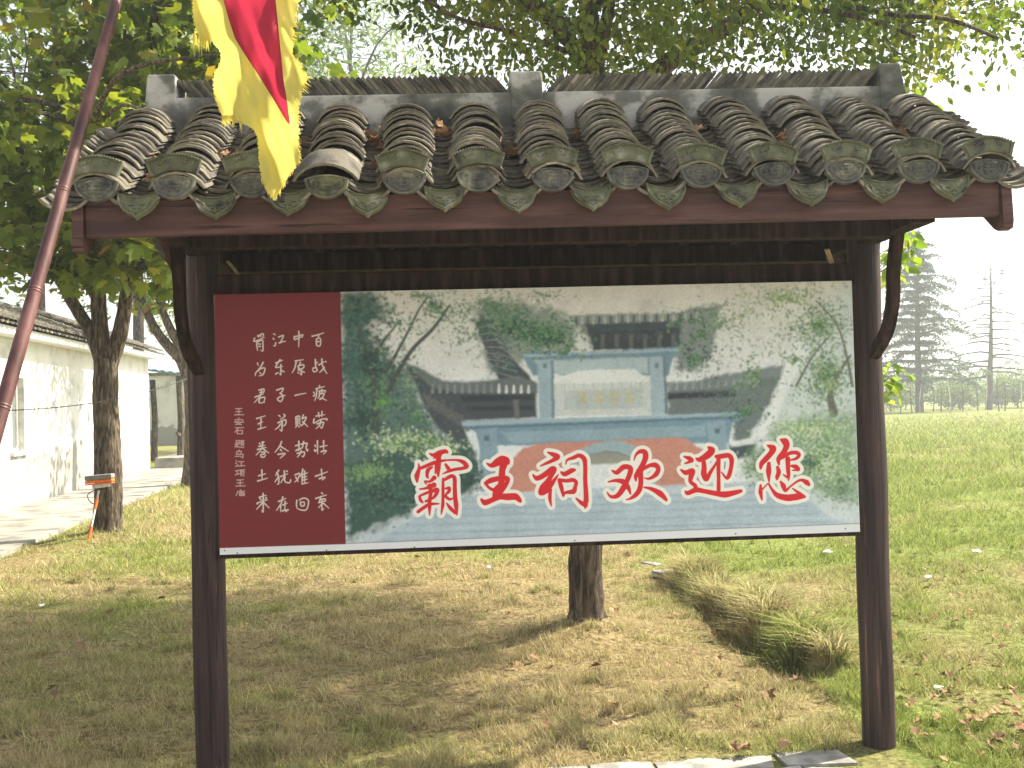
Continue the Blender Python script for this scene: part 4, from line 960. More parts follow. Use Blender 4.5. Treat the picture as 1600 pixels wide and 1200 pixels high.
poly([(920,75),(950,70),(955,105),(915,108)], (200,196,186), 6, .7)
poly([(780,170),(1020,160),(1020,218),(780,222)], (58,60,64), 3); 
for k in range(6): poly([(800+k*42,176),(812+k*42,176),(812+k*42,216),(800+k*42,217)], (96,98,96), 3)
# upper arch frame
poly([(562,232),(600,225),(700,232),(1030,214),(1035,238),(1015,250),(1000,300),(640,300),(600,300)], (120,146,158), 3)
poly([(570,236),(1030,219),(1030,227),(575,244)], (160,180,188), 2); poly([(600,255),(940,244),(940,292),(650,296)], (176,192,194), 3)
poly([(655,290),(690,300),(730,286),(800,282),(900,280),(925,300),(950,305),(950,420),(660,425)], (226,228,222), 3)
poly([(660,325),(948,318),(948,415),(662,420)], (204,208,204), 2); poly([(690,345),(925,336),(925,395),(692,402)], (184,192,188), 3)
for k in range(10): poly([(665+k*28,322-k*.5),(667+k*28,322-k*.5),(667+k*28,340-k*.5),(665+k*28,340-k*.5)], (172,178,174), 2)
for k in range(4): strokes([[(735+k*46,355,4),(760+k*46,352,3)],[(748+k*46,350,3),(748+k*46,380,3)],[(738+k*46,376,3),(762+k*46,372,3)]], 0, 0, 1.905, (520,430), (196,186,140))
poly([(612,255),(655,252),(660,425),(618,430)], (158,178,186), 3); poly([(652,255),(660,255),(664,425),(656,427)], (112,132,142), 2)
poly([(945,245),(988,243),(996,415),(950,418)], (164,182,188), 3); poly([(984,243),(992,243),(1000,412),(992,414)], (108,128,138), 2)
for q in ((634,270),(966,270)): poly([(q[0]-5,q[1]-6),(q[0]+5,q[1]-6),(q[0]+5,q[1]+6),(q[0]-5,q[1]+6)], (104,118,122), 3)
# left and right lower roofs
poly([(215,262),(260,285),(330,320),(400,322),(470,320),(560,300),(608,320),(612,425),(560,428),(390,435),(400,470),(430,540),(380,505),(320,460),(280,400),(250,330)], (70,76,80), 5)
poly([(215,262),(250,270),(330,314),(400,318),(480,312),(560,300),(612,325),(612,350),(480,352),(400,350),(300,336)], (104,112,110), 5)
for k in range(14): strokes([[(300+k*22,326+(k>9)*4,3),(300+k*22,348,5)]], 0, 0, 1.905, (520,430), (214,216,210) if k > 8 else (128,136,134))
for k in range(9): poly([(268+k*14,352+k*8),(276+k*14,350+k*8),(300+k*14,392+k*9),(290+k*14,394+k*9)], (98,98,96), 3)
poly([(380,360),(600,356),(604,372),(390,378)], (50,52,58), 4); poly([(400,392),(600,388),(600,400),(410,404)], (52,54,60), 4)
poly([(540,372),(556,372),(560,430),(545,430)], (110,106,100), 3)
poly([(995,320),(1080,318),(1150,300),(1260,285),(1350,270),(1330,320),(1310,360),(1270,440),(1230,490),(1200,500),(1190,440),(1000,425)], (92,102,102), 8, .92, rough=.5)
poly([(995,322),(1080,318),(1160,300),(1350,268),(1340,292),(1180,335),(1000,345)], (124,134,132), 5)
for k in range(12): strokes([[(1004+k*24,326-k*1.5,3),(1002+k*24,342-k*2,4.5)]], 0, 0, 1.905, (520,430), (150,158,154))
poly([(1000,352),(1200,345),(1200,362),(1000,370)], (50,54,60), 4)
# lower lintel, pillars
poly([(384,436),(480,432),(1100,418),(1218,405),(1222,428),(1190,440),(1180,500),(440,508),(430,470)], (122,150,164), 3)
poly([(386,438),(1218,408),(1218,417),(390,449)], (160,182,190), 2); poly([(392,452),(1215,420),(1215,426),(396,460)], (96,120,134), 2)
poly([(500,468),(1110,448),(1112,480),(540,500)], (146,170,180), 3)
poly([(437,458),(492,455),(500,640),(445,645)], (136,160,172), 3); poly([(1115,436),(1170,433),(1182,600),(1130,608)], (142,166,176), 3)
for q in ((462,486),(1145,464)): poly([(q[0]-7,q[1]-8),(q[0]+7,q[1]-8),(q[0]+7,q[1]+8),(q[0]-7,q[1]+8)], (92,108,114), 3)
# red wall with arch
poly([(500,640),(540,545),(570,515),(610,503),(700,498),(1030,482),(1060,490),(1085,510),(1110,520),(1130,625),(970,630),(500,650)], (204,140,120), 3)
poly([(690,640),(695,590),(710,555),(740,520),(780,500),(830,492),(880,498),(920,515),(950,545),(965,590),(968,632)], (158,178,182), 2)
poly([(715,640),(718,590),(735,560),(765,535),(810,524),(850,525),(890,540),(920,560),(938,590),(942,632)], (98,120,120), 2)
poly([(717,592),(735,560),(765,535),(810,527),(850,528),(890,542),(920,562),(938,588),(940,560),(930,556)], (150,150,134), 2)
poly([(720,566),(940,556),(946,632),(716,640)], (222,226,222), 3)
# plaza and steps
poly([(250,690),(420,655),(700,640),(1000,628),(1250,615),(1400,640),(1480,700),(1566,735),(1566,770),(60,800),(150,760)], (180,194,201), 6)
poly([(330,668),(700,643),(1230,618),(1260,640),(700,662),(360,690)], (190,202,206), 8)
for k in range(13):
    y_ = 660+k*10+k*k*.12; poly([(300-k*16,y_+8),(1330+k*16,y_-30),(1335+k*16,y_-26),(300-k*16,y_+12)], (138,156,168) if k%2 else (182,196,202), 3, .55)
poly([(60,790),(200,720),(270,690),(320,680),(190,760),(130,795)], (196,206,208), 5)
poly([(1380,640),(1430,638),(1566,700),(1566,745),(1480,720)], (206,214,212), 6)
# white wall edge right of the gate
poly([(1370,200),(1400,190),(1420,230),(1360,330),(1330,400),(1300,470),(1240,500),(1270,470),(1310,370)], (232,234,230), 8)
poly([(1180,505),(1260,500),(1250,540),(1185,548)], (70,84,88), 6); poly([(1185,495),(1250,485),(1262,500),(1190,510)], (226,230,228), 4)
# right trees
splat(1090, 170, 90, 70, 420, G1+[(140,164,104)], 3, 7, .38, 11); splat(1080, 250, 60, 50, 150, G1, 3, 7, .4, 12)
splat(1350, 70, 220, 60, 620, G3, 2.5, 6, .42, 13); splat(1450, 150, 140, 110, 900, G3+G1, 2.5, 6.5, .40, 14); splat(1220, 120, 90, 70, 160, G3, 2, 5, .46, 15)
splat(1260, 300, 90, 70, 300, G1+G3, 3, 7, .42, 16); splat(1470, 300, 100, 120, 800, G3+G1, 3, 7, .36, 17); splat(1230, 410, 70, 50, 220, G1, 3, 7, .38, 18)
strokes([[(1545,330,5),(1530,250,4),(1500,150,3),(1440,80,2)],[(1490,410,14),(1480,350,9),(1500,300,6),(1540,240,3)],[(1380,330,4),(1430,240,3),(1480,180,2)]], 0, 0, 1.905, (520,430), (112,110,96))
splat(1480, 330, 90, 90, 220, G3, 3, 6, .4, 19)
# sprays over the middle
splat(520, 150, 120, 55, 700, G1, 3, 8, .33, 21); splat(640, 180, 110, 55, 620, [(84,128,84),(110,150,96),(62,102,76)], 3, 8, .33, 22); splat(700, 215, 70, 35, 200, G1, 3, 6, .35, 23)
splat(640, 60, 110, 30, 110, G1, 2, 5, .44, 24); splat(480, 90, 60, 40, 130, G1, 3, 7, .38, 25)
# hedges
poly([(38,560),(100,545),(200,500),(280,470),(350,480),(420,520),(440,560),(450,620),(400,650),(250,700),(120,760),(40,790)], (58,88,76), 14, rough=1.0)
splat(220, 500, 130, 42, 800, GL, 3, 6.5); splat(320, 520, 90, 40, 300, GL, 3, 6); splat(110, 590, 80, 40, 480, [(128,160,96),(96,134,84),(150,178,116)], 3, 6)
splat(150, 650, 140, 60, 800, G2+[(70,104,84)], 3, 8, .3, 31); splat(370, 600, 80, 50, 380, G2, 3, 8)
poly([(1225,590),(1240,530),(1290,500),(1320,450),(1400,425),(1560,410),(1566,680),(1480,650),(1400,630),(1280,620)], (134,160,124), 22, .85, rough=1.2)
splat(1430, 460, 130, 40, 900, GL, 3, 6.5); splat(1300, 560, 90, 60, 700, [(88,122,84),(120,150,100),(64,98,80),(190,204,160)], 3, 6.5); splat(1470, 560, 100, 80, 1300, GL+[(110,140,96)], 3, 6.5); splat(1510, 640, 60, 40, 380, [(84,114,88),(140,165,120)], 3, 6)
DKG = [(30,52,48),(44,70,58),(26,44,44),(60,88,66)]
splat(100, 250, 110, 170, 420, DKG, 4, 9, .45, 61); splat(90, 440, 70, 60, 160, DKG, 4, 9, .4, 62); splat(170, 660, 130, 60, 500, DKG+[(96,124,96)], 3, 7, .42, 63); splat(380, 600, 70, 45, 220, DKG, 3, 7, .42, 64)
splat(520, 165, 110, 45, 300, DKG+[(120,160,110)], 3, 6, .45, 65); splat(650, 190, 90, 45, 220, DKG+[(130,170,116)], 3, 6, .45, 66); splat(1090, 230, 70, 60, 160, DKG, 3, 6, .45, 67)
splat(1420, 560, 130, 80, 420, [(70,100,78),(54,84,70)], 3, 5, .45, 68); splat(230, 505, 120, 36, 220, [(60,92,70),(84,118,80)], 3, 5, .4, 69)
splat(330, 110, 90, 60, 130, G1, 3, 6, .45, 71); splat(380, 200, 50, 60, 60, G1, 2, 5, .4, 72)
for k in range(70):
    y_ = random.uniform(665, 790); xx = random.uniform(200, 1350); l_ = random.uniform(40, 220); poly([(xx, y_), (xx+l_, y_-l_*.028), (xx+l_, y_-l_*.028+2.2), (xx, y_+2.2)], random.choice([(140,158,168),(206,216,220),(160,176,184)]), 2.5, .5)
for k in range(16): strokes([[(432+k*3,150+k*9,2),(470+k*5,140+k*11,2.5),(500+k*4,170+k*9,2)]], 0, 0, 1.905, (520,430), (118,124,120) if k%2 else (76,86,88))
splat(500, 240, 60, 70, 160, [(140,146,138),(70,80,82),(106,116,104)], 2, 4, 0, 91); splat(330, 390, 70, 70, 160, [(110,112,106),(64,74,78)], 2, 4, 0, 92); splat(1150, 360, 140, 50, 260, [(100,110,104),(66,78,80),(88,110,90)], 2, 4, 0, 93); splat(900, 180, 130, 40, 160, [(96,100,98),(60,68,72)], 2, 4, 0, 94)
SF = [(92,124,98),(112,142,112),(78,108,88),(132,158,124)]
splat(470, 110, 110, 60, 620, SF, 3, 6, .42, 81); splat(480, 230, 60, 80, 260, SF, 3, 6, .46, 82); splat(1000, 150, 60, 50, 160, SF, 3, 6, .46, 83); splat(1150, 150, 110, 90, 420, SF+[(150,172,130)], 2.5, 5.5, .46, 84)
splat(1380, 250, 170, 130, 900, SF+G3, 2.5, 5, .47, 85); splat(230, 330, 120, 120, 320, SF, 3, 6, .46, 86); splat(1200, 330, 90, 80, 260, SF, 2.5, 5.5, .45, 87); splat(260, 60, 200, 40, 260, SF, 2.5, 5, .46, 88)
splat(60, 260, 60, 190, 420, [(58,92,84),(76,112,98),(46,78,72)], 4, 8, .35, 89)
# print softness: light blur
def blur(n=1):
    for _ in range(n):
        IMG[:] = (IMG+np.roll(IMG,1,0)+np.roll(IMG,-1,0))/3; IMG[:] = (IMG+np.roll(IMG,1,1)+np.roll(IMG,-1,1))/3
blur(5)
nz = (vnoise(xx0, yy0, .35, 2)-.5)*.14+(fbm(xx0, yy0, .02, 8, 3)-.5)*.22+(fbm(xx0, yy0, .16, 28, 3)-.5)*.24; IMG *= (1+nz)[...,None].astype(np.float32)
IMG[:] = np.clip((IMG-.3)*1.06+.30, .012, .85)*.94*np.array([.97,1.0,1.05], np.float32)+np.array([.020,.028,.034], np.float32)
# maroon panel and white lower margin
poly([(333,455),(532,454),(543,872),(340,874)], (114,30,36), 1.2, zoomed=False)
poly([(331,850),(343,857.5),(545,851.5),(545,872),(343,880)], (232,232,232), 1.2, zoomed=False)
poly([(340,857.5),(543,850.5),(700,844),(1000,831.5),(1343,817.5),(1350,835),(345,875)], (226,229,232), 1.2, zoomed=False)
strokes([[(543,849.5,.4),(1000,830.5,.4),(1343,816.8,.4)]], 0, 0, 1, (0,0), (120,110,105))
for q in ((352,861),(372,865),(512,860),(650,855),(900,844),(1150,833),(1320,825)): strokes([[(q[0],q[1],1.1),(q[0]+.3,q[1],1.1)]], 0, 0, 1, (0,0), (110,95,85))
RED, WHT = (216,30,42), (240,238,232)
BIG1 = [ # eight-times zoom, origin 630,690
 [[(345,152,8),(400,172,26),(470,142,32),(540,124,28),(566,138,14)],[(470,170,30),(400,212,10)],[(455,190,35),(460,260,30),(452,340,32),(455,438,10)],[(430,300,22),(418,400,10)],
  [(206,275,5),(215,340,20),(188,430,34),(190,505,12)],[(220,340,18),(320,300,24),(440,255,24),(560,235,12),(680,233,14),(760,255,26),(808,308,30),(760,335,22),(660,350,20),(590,370,20),(508,406,6)],[(545,285,14),(575,330,24),(600,360,20)],
  [(380,320,12),(325,360,26),(315,430,20),(330,455,10)],[(405,455,30),(350,500,16),(290,500,14),(305,530,10)],[(222,596,10),(300,585,16),(400,545,34)],[(350,560,34),(365,620,24)],
  [(222,690,18),(235,735,20),(262,762,12)],[(225,680,14),(320,640,18),(430,605,30),(440,630,26),(415,680,22),(380,712,16),(300,748,16)],[(370,610,22),(350,720,24),(348,800,26),(347,918,8)],[(205,878,22),(270,830,22),(350,785,22),(465,778,9)],
  [(516,465,14),(515,560,20),(515,700,20),(512,800,22),(492,908,7)],[(535,478,18),(590,445,24),(632,432,24),(660,465,26),(662,560,26),(668,700,28),(680,800,30),(690,915,10)],[(560,770,8),(610,835,24),(672,890,22)],
  [(545,590,12),(590,585,24),(588,625,22),(558,655,14),(552,690,20),(600,722,18),(640,708,10)]],
 [[(1060,272,8),(1120,300,28),(1190,262,48),(1250,225,48),(1305,235,42),(1325,268,25)],[(1270,290,50),(1255,360,40),(1250,440,42),(1235,540,36),(1200,610,58),(1180,690,50)],
  [(1050,520,24),(1110,488,34),(1200,465,32),(1300,460,35),(1325,485,26),(1285,555,34),(1235,625,34)],[(1045,525,18),(1095,580,18),(1170,615,24)],[(995,722,14),(1040,762,36),(1130,730,32),(1220,690,36),(1330,690,44),(1420,688,42),(1470,730,28),(1488,752,12)]]]
BIG2 = [ # origin 820,690, 6.667
 [[(250,112,7),(300,132,22),(350,160,32),(300,198,20),(230,230,15),(175,255,6)],[(98,345,8),(140,382,26),(210,352,28),(300,288,32),(322,300,22),(285,360,25),(250,420,30),(200,480,34),(182,535,26),(240,510,28),(300,430,25),(362,345,6)],[(280,500,18),(275,590,20),(290,668,7)],
  [(440,236,6),(455,192,12),(520,168,20),(580,145,22),(630,180,26),(642,250,23),(642,400,23),(650,540,26),(650,620,28),(642,686,12)],[(545,588,7),(600,635,22),(645,660,26)],[(390,318,10),(430,338,26),(500,302,26),(535,295,12)],[(372,400,20),(392,470,24),(415,562,14)],[(390,402,20),(450,408,20),(515,400,22),(548,425,20),(538,470,20),(520,518,28),(440,530,16),(412,560,12)]],
 [[(918,298,6),(970,322,24),(1040,266,28),(1108,272,26),(1110,320,28),(1080,400,26),(1040,480,32),(980,560,26),(910,572,16),(868,526,6)],[(880,420,7),(960,405,18),(1040,420,30),(1090,480,24),(1112,545,8)],
  [(1150,195,6),(1168,140,12),(1212,104,22),(1262,112,28),(1268,170,30),(1240,240,28),(1205,315,38),(1168,360,22),(1170,408,9)],[(1230,290,22),(1310,250,20),(1370,245,28),(1402,282,24),(1378,340,26),(1310,385,14),(1255,378,5)],[(1215,330,30),(1220,420,26),(1205,500,28),(1160,560,24),(1100,596,11),(1065,602,4)],[(1250,475,7),(1330,492,20),(1420,540,32),(1478,598,18),(1488,614,7)]]]
BIG3 = [ # origin 1050,670, 6.667
 [[(132,288,7),(190,310,26),(218,332,18),(160,355,12),(140,362,5)],[(100,425,8),(150,456,26),(220,440,30),(206,500,28),(202,550,20),(248,590,22),(255,625,26)],[(150,650,10),(175,668,24),(260,636,28),(350,650,24),(470,672,28),(560,682,34),(660,662,26),(722,645,18)],
  [(382,190,8),(418,225,38),(380,272,38),(300,320,28),(256,308,7)],[(335,330,22),(342,400,28),(340,470,32),(365,520,28),(405,455,20),(450,385,14),(475,340,12)],[(465,288,18),(520,285,26),(595,278,26),(625,320,26),(620,400,22),(600,480,24),(574,512,16),(522,452,7)],[(490,300,24),(490,400,22),(492,520,20),(492,632,22)]],
 [[(990,170,5),(1050,205,38),(1030,255,30),(980,312,30),(935,362,26),(925,412,12)],[(1010,360,20),(1008,440,30),(1010,520,14),(1015,555,5)],[(1128,112,6),(1178,135,38),(1192,175,34),(1170,232,28),(1130,290,32),(1108,320,24),(1115,372,10)],[(1150,292,24),(1230,252,20),(1300,250,22),(1322,275,20),(1290,310,16),(1230,325,8)],
  [(1205,312,28),(1208,400,24),(1213,480,20),(1214,532,8)],[(1158,474,7),(1195,500,14)],[(1100,398,16),(1112,450,26),(1096,500,22),(1094,528,8)],[(1242,385,12),(1290,396,26),(1318,425,15),(1250,430,6)],
  [(925,585,12),(925,660,24),(940,738,8)],[(930,640,12),(960,610,8),(1000,568,8)],[(1008,568,10),(1045,632,15),(1100,690,28),(1200,715,36),(1300,705,36),(1385,706,10)],[(1380,700,12),(1320,665,18),(1255,618,7)],[(1130,546,9),(1160,592,28),(1182,640,18),(1230,600,10),(1300,548,12),(1350,532,16),(1400,556,28),(1425,580,16)]]]
for grp, sc_, oo in ((BIG1,8,(630,690)),(BIG2,6.667,(820,690)),(BIG3,6.667,(1050,670))):
    for g_ in grp: strokes(g_, 0, 0, sc_, oo, RED, WHT, 11)
S4 = "145,215 150,240 190,200 235,185 245,215 230,235;190,215 195,240;85,265 75,320 150,300 260,250;130,320 125,400 140,485;140,330 225,300 235,380 235,490 195,480;160,370 195,370;165,415 200,410|430,190 460,205;420,270 440,290;465,350 455,400 425,400;520,245 600,215 590,260 550,330;530,350 600,325 645,325|800,235 805,290 870,265 940,235;800,240 870,225 950,205 940,250;880,145 882,280 878,420|1120,230 1220,205 1330,170;1235,215 1230,260;1200,280 1200,390 1265,395 1265,270 1205,275;1215,330 1255,325|140,715 155,755;240,700 205,770 160,830 105,895 105,940;150,850 200,810 265,800 270,850 235,920 170,940;190,890 205,905|470,710 590,660;545,650 500,720 470,790 590,770;560,740 560,915 540,900;470,905 520,880;590,850 625,870|820,675 965,650;835,690 810,800 765,885;910,700 890,750;880,760 960,740 975,780 930,820 890,800;870,770 880,850;880,835 940,830;925,850 930,920 905,900;870,880 885,895;955,865 990,880|1180,650 1185,780 1200,800 1210,850 1150,865 1130,815;1185,725 1225,695;1145,800 1205,795;1245,745 1335,690;1295,640 1305,740 1350,840 1390,900;1340,790 1290,850 1255,880;1365,685 1375,695"
S5 = "170,225 255,205 250,260 180,270;100,350 250,290;215,225 190,330 85,450;180,370 175,450 275,440;190,365 275,355 260,430|490,225 600,190 590,240 550,280;550,280 600,320 595,380 560,430 510,400 510,370 560,340 640,320|820,320 900,300 1015,280|1255,145 1265,170;1195,200 1345,160;1210,210 1200,330 1170,415;1155,265 1175,300;1150,330 1190,310;1250,240 1360,235 1350,270;1260,245 1250,340 1225,370;1300,215 1300,290;1260,290 1340,290 1300,370 1260,390 1300,370 1385,410|130,735 285,685;210,740 205,900;160,830 240,790;160,925 300,885|530,680 560,700;620,660 640,690 560,750;515,810 640,755 660,790 640,850 580,870;590,780 585,950 550,930;560,830 520,890 465,930|835,710 840,820 835,850;840,705 900,695 905,830;870,730 870,830 830,895;890,870 900,890;970,670 940,740;950,735 1020,710 990,790 940,860 910,830;960,790 1050,880|1200,690 1355,665;1240,630 1255,710;1305,610 1300,700;1165,740 1160,815 1290,750 1395,740 1385,770;1220,830 1330,800 1320,860 1300,905 1270,880;1285,760 1270,840 1200,915"
S6 = "150,120 165,140;210,100 190,135;140,165 230,150;120,210 245,180;190,100 185,190 100,290;190,190 285,260;180,250 225,245 215,275 170,285 175,315 215,320 240,285|470,95 440,165 375,250;460,165 570,235;455,210 475,235;420,280 520,265 490,300 450,335|675,155 750,130;720,90 720,215 690,205;680,225 750,190;760,130 840,120 825,180 845,230 855,205;790,95 775,170 740,210;700,265 800,245 790,310 765,305;755,230 740,270 700,320|955,150 970,175;950,215 960,235 990,200;990,85 995,270;1030,170 1135,150;1080,85 1080,220;1045,240 1120,225 1080,275|140,590 240,560;185,505 190,650;125,665 265,625|430,510 385,590;400,545 430,600 430,700 410,710;430,600 375,680;460,600 560,560;510,520 510,600 460,690;520,600 520,670 580,690 605,660 600,640;545,520 560,530|670,575 735,555 710,630 665,680;680,610 715,675;780,495 770,540 745,600;770,560 770,710;775,570 850,545;775,615 840,595;775,655 845,635;770,705 855,690;805,520 810,690|965,595 1140,530;1050,495 1060,620;1020,630 1105,610 1060,650|150,900 250,870;160,920 180,945;250,905 235,930;120,995 130,980 270,935;205,845 205,1100 185,1090;195,980 110,1075;215,980 295,1055|430,960 535,915;490,895 470,980 400,1090;460,1010 460,1110;490,1010 555,985;525,960 520,1080;485,1095 570,1080 530,1110|695,945 690,1010 700,1060;735,935 800,910 860,940 860,1010 830,1080 770,1085 705,1065;750,970 755,1020 800,1020 800,970 755,970|1055,835 1075,855;970,915 1125,865;1040,890 1030,940 1010,980;1030,930 1110,925 1095,960;1015,975 1110,955;1060,940 1060,1080 1085,1060;1070,985 1010,1050;1080,985 1160,1055"
S7 = "95,135 170,135;132,135 132,205;100,170 165,170;85,207 190,205|133,240 133,255;95,275 100,262 175,262 178,275;85,290 190,290;130,275 110,305 165,320;160,285 145,305 95,318|95,355 190,352;130,357 88,405;115,385 115,422;115,422 175,422;175,422 175,385;175,385 115,385|105,500 140,500;140,500 140,525;140,525 105,525;105,525 105,500;92,540 148,538;120,540 120,570;105,550 90,575;100,568 190,578;152,503 195,500;160,515 160,545;190,515 190,545;160,515 190,515;175,520 165,555;178,548 192,558|140,607 130,622;110,625 165,622;165,622 160,650;110,625 108,655;108,655 185,655;185,655 182,695;182,695 165,690;95,680 160,678|105,730 115,738;98,755 110,762;100,795 125,775;135,740 195,740;165,740 165,788;125,790 205,785|98,845 140,840;118,843 118,880;95,890 145,878;145,835 205,833;155,850 155,885;195,850 195,885;155,848 195,848;175,855 160,905;180,890 195,905|115,950 190,945;152,948 152,1015;118,982 185,980;103,1018 212,1015|155,1060 160,1070;125,1080 205,1075;128,1080 105,1125;145,1095 145,1125;145,1125 200,1125;200,1125 200,1095;200,1095 145,1095;172,1080 172,1125;145,1110 200,1110"
def parse(s_, r, taper=True):
    out = []
    for ch in s_.split('|'):
        L_ = []
        for st in ch.split(';'):
            p = [tuple(map(float, q.split(','))) for q in st.split()]; m = len(p)
            L_.append([(a, b, r*(1.12 if i == 0 else (.62 if (i == m-1 and taper and m > 1) else .95))) for i, (a, b) in enumerate(p)])
        out.append(L_)
    return out
INK = (214,206,196)
for s_, sc_, oo, r_ in ((S4,11.43,(390,505),12.5),(S5,11.43,(390,590),12),(S6,9.23,(390,680),10)):
    for g_ in parse(s_, r_): strokes(g_, 0, 0, sc_, oo, INK)
for g_ in parse(S7, 5.2, False): strokes(g_, 0, 0, 7.27, (355,620), (196,170,164))
rgba = np.ones((CH, CW, 4), np.float32); rgba[...,:3] = np.clip(IMG, 0, 1)
c_ = rgba[...,:3]; rgba[...,:3] = np.where(c_ <= .0031308, c_*12.92, 1.055*np.power(np.maximum(c_,1e-6), 1/2.4)-.055)
im = bpy.data.images.new('board_print', CW, CH); im.pixels.foreach_set(np.ascontiguousarray(rgba[::-1]).ravel()); im.update(); im.pack()
m_print, nt, b = newmat('vinyl_print')
ti = nt.nodes.new('ShaderNodeTexImage'); ti.image = im; ti.extension = 'EXTEND'
nt.links.new(ti.outputs[0], b.inputs['Base Color']); b.inputs['Roughness'].default_value = .38; b.inputs['Specular IOR Level'].default_value = .35
bump(nt, b, noise(nt, 3.5, 3, texco(nt)), .12, .02)
BW, BH, BZ, BX, BT = 2.7669, 1.1029, .9638, -.0117, .0021
board = empty('printed_board'); board.parent = S; board.location = (BX, -.09, BZ+BH/2); board.rotation_euler = (0, -BT, 0)
# vinyl sheet, very slightly wavy
nxg, nzg = 60, 24; vs = []; uv = []
for j in range(nzg+1):
    for i in range(nxg+1):
        u_, v_ = i/nxg, j/nzg; vs.append(((u_-.5)*BW, -.004+.0015*math.sin(u_*19+v_*5)+.001*math.sin(v_*11+u_*7), (v_-.5)*BH)); uv.append((u_, v_))
fs = [(j*(nxg+1)+i, j*(nxg+1)+i+1, (j+1)*(nxg+1)+i+1, (j+1)*(nxg+1)+i) for j in range(nzg) for i in range(nxg)]
me = bpy.data.meshes.new('print'); me.from_pydata(vs, [], fs); ul = me.uv_layers.new(name='UVMap')
for lp in me.loops: ul.data[lp.index].uv = uv[lp.vertex_index]
me.polygons.foreach_set('use_smooth', [True]*len(me.polygons)); me.materials.append(m_print); link('print', me, board)
MB().box(-BW/2+.001, BW/2-.001, .0, .022, -BH/2+.001, BH/2-.001).build('backing_sheet', m_metal, board)
for z_ in (-BH/2-.009, BH/2-.02): MB().box(-BW/2-.015, BW/2+.02, .023, .05, z_-.012, z_+.014).build('frame_rail', m_wood, board)
for x_ in (-.9, 0, .9): MB().box(x_-.015, x_+.015, .05, .07, -BH/2-.01, BH/2+.01).build('frame_stile', m_wood, board)


# ------------------------------------------------------------------ bamboo pole and flag
mb = MB(); a, b_ = P(0, 640, 2.35), P(187, -10, 2.95); dv = b_-a
lo = a-dv*((a[2]+.05)/dv[2]); hi = a+dv*1.62
n = 46
q = [lo+(hi-lo)*i/n for i in range(n+1)]; 
q = [p+np.array([.005*math.sin(i/n*5), .0, 0]) for i, p in enumerate(q)]
mb.tube(q, [.0215-.0085*i/n for i in range(n+1)], 14)
fp = mb.build('flagpole', m_bamboo, None, smooth=True); props(fp, label='slanting brown-red bamboo pole at the left of the signboard', cat='flagpole')
for f_ in (.10,.19,.28,.372,.455,.535,.612,.685,.755,.82,.88,.94):
    p = lo+(hi-lo)*f_; d_ = (hi-lo)/np.linalg.norm(hi-lo); r_ = .0215-.0085*f_; p = p+np.array([.005*math.sin(f_*5),0,0])
    MB().tube([p-d_*.007, p-d_*.003, p+d_*.001, p+d_*.004, p+d_*.008], [r_*1.0, r_*1.07, r_*.98, r_*1.06, r_*1.0], 14).build('node_ring', m_bamboo, fp, smooth=True)
def clothmat(name, c):
    m, nt, b = newmat(name); n = noise(nt, 6, 5, texco(nt)); col = ramp(nt, n, [(.3,tuple(x*.85 for x in c)),(.7,c)])
    nt.links.new(col, b.inputs['Base Color']); b.inputs['Roughness'].default_value = .6; b.inputs['Specular IOR Level'].default_value = .3
    tr = nt.nodes.new('ShaderNodeBsdfTranslucent'); nt.links.new(col, tr.inputs[0]); ms = nt.nodes.new('ShaderNodeMixShader'); ms.inputs[0].default_value = .5
    nt.links.new(b.outputs[0], ms.inputs[1]); nt.links.new(tr.outputs[0], ms.inputs[2]); nt.links.new(ms.outputs[0], nt.nodes['Material Output'].inputs[0]); return m
m_yel = clothmat('yellow_silk', (.80,.70,.16)); m_redc = clothmat('red_silk', (.52,.03,.07))
LB = [(-330,262),(-200,270),(-80,285),(0,300),(20,301),(40,304),(60,309),(66,313),(68,337),(78,342),(92,346),(104,341),(112,336),(125,333),(145,334),(160,338),(170,343),(182,349),(190,353),(192,362),(186,372),(196,386),(206,398),(220,402),(240,404),(260,406),(275,408),(290,414),(300,419),(312,428)]
LB = [(-330,262),(-200,270),(-80,285),(0,300),(20,301),(40,304),(58,310),(64,330),(78,342),(92,346),(104,341),(112,336),(125,333),(145,334),(160,338),(170,342),(180,347),(188,352),(190,368),(194,382),(200,394),(206,399),(220,402),(240,404),(260,406),(275,408),(290,414),(300,419),(313,428)]
RB = [(-330,420),(-200,445),(-80,462),(0,468),(20,463),(60,458),(90,459),(100,468),(120,480),(135,474),(150,471),(165,467),(190,466),(230,467),(248,470),(262,461),(285,444),(300,434),(313,429)]
RL = [(-330,275),(-200,292),(-80,325),(0,350),(30,358),(60,368),(80,380),(110,400),(150,425),(175,440),(197,453)]
RR = [(-330,400),(-200,412),(-80,423),(0,430),(40,434),(80,438),(120,442),(160,448),(197,453)]
def itp(T, y): return float(np.interp(y, [t[0] for t in T], [t[1] for t in T]))
def fdepth(px, py):
    u = (px-300)/170; return 3.05+.004*math.sin(u*31+py*.03)+.003*math.sin(u*47-py*.11)+.005*math.sin(u*22-py*.06)+.028*math.sin(u*7+py*.012)+.012*math.sin(u*15-py*.02+1)+.012*math.sin(py*.05+u*3)-.03*u+.0002*(py-150)
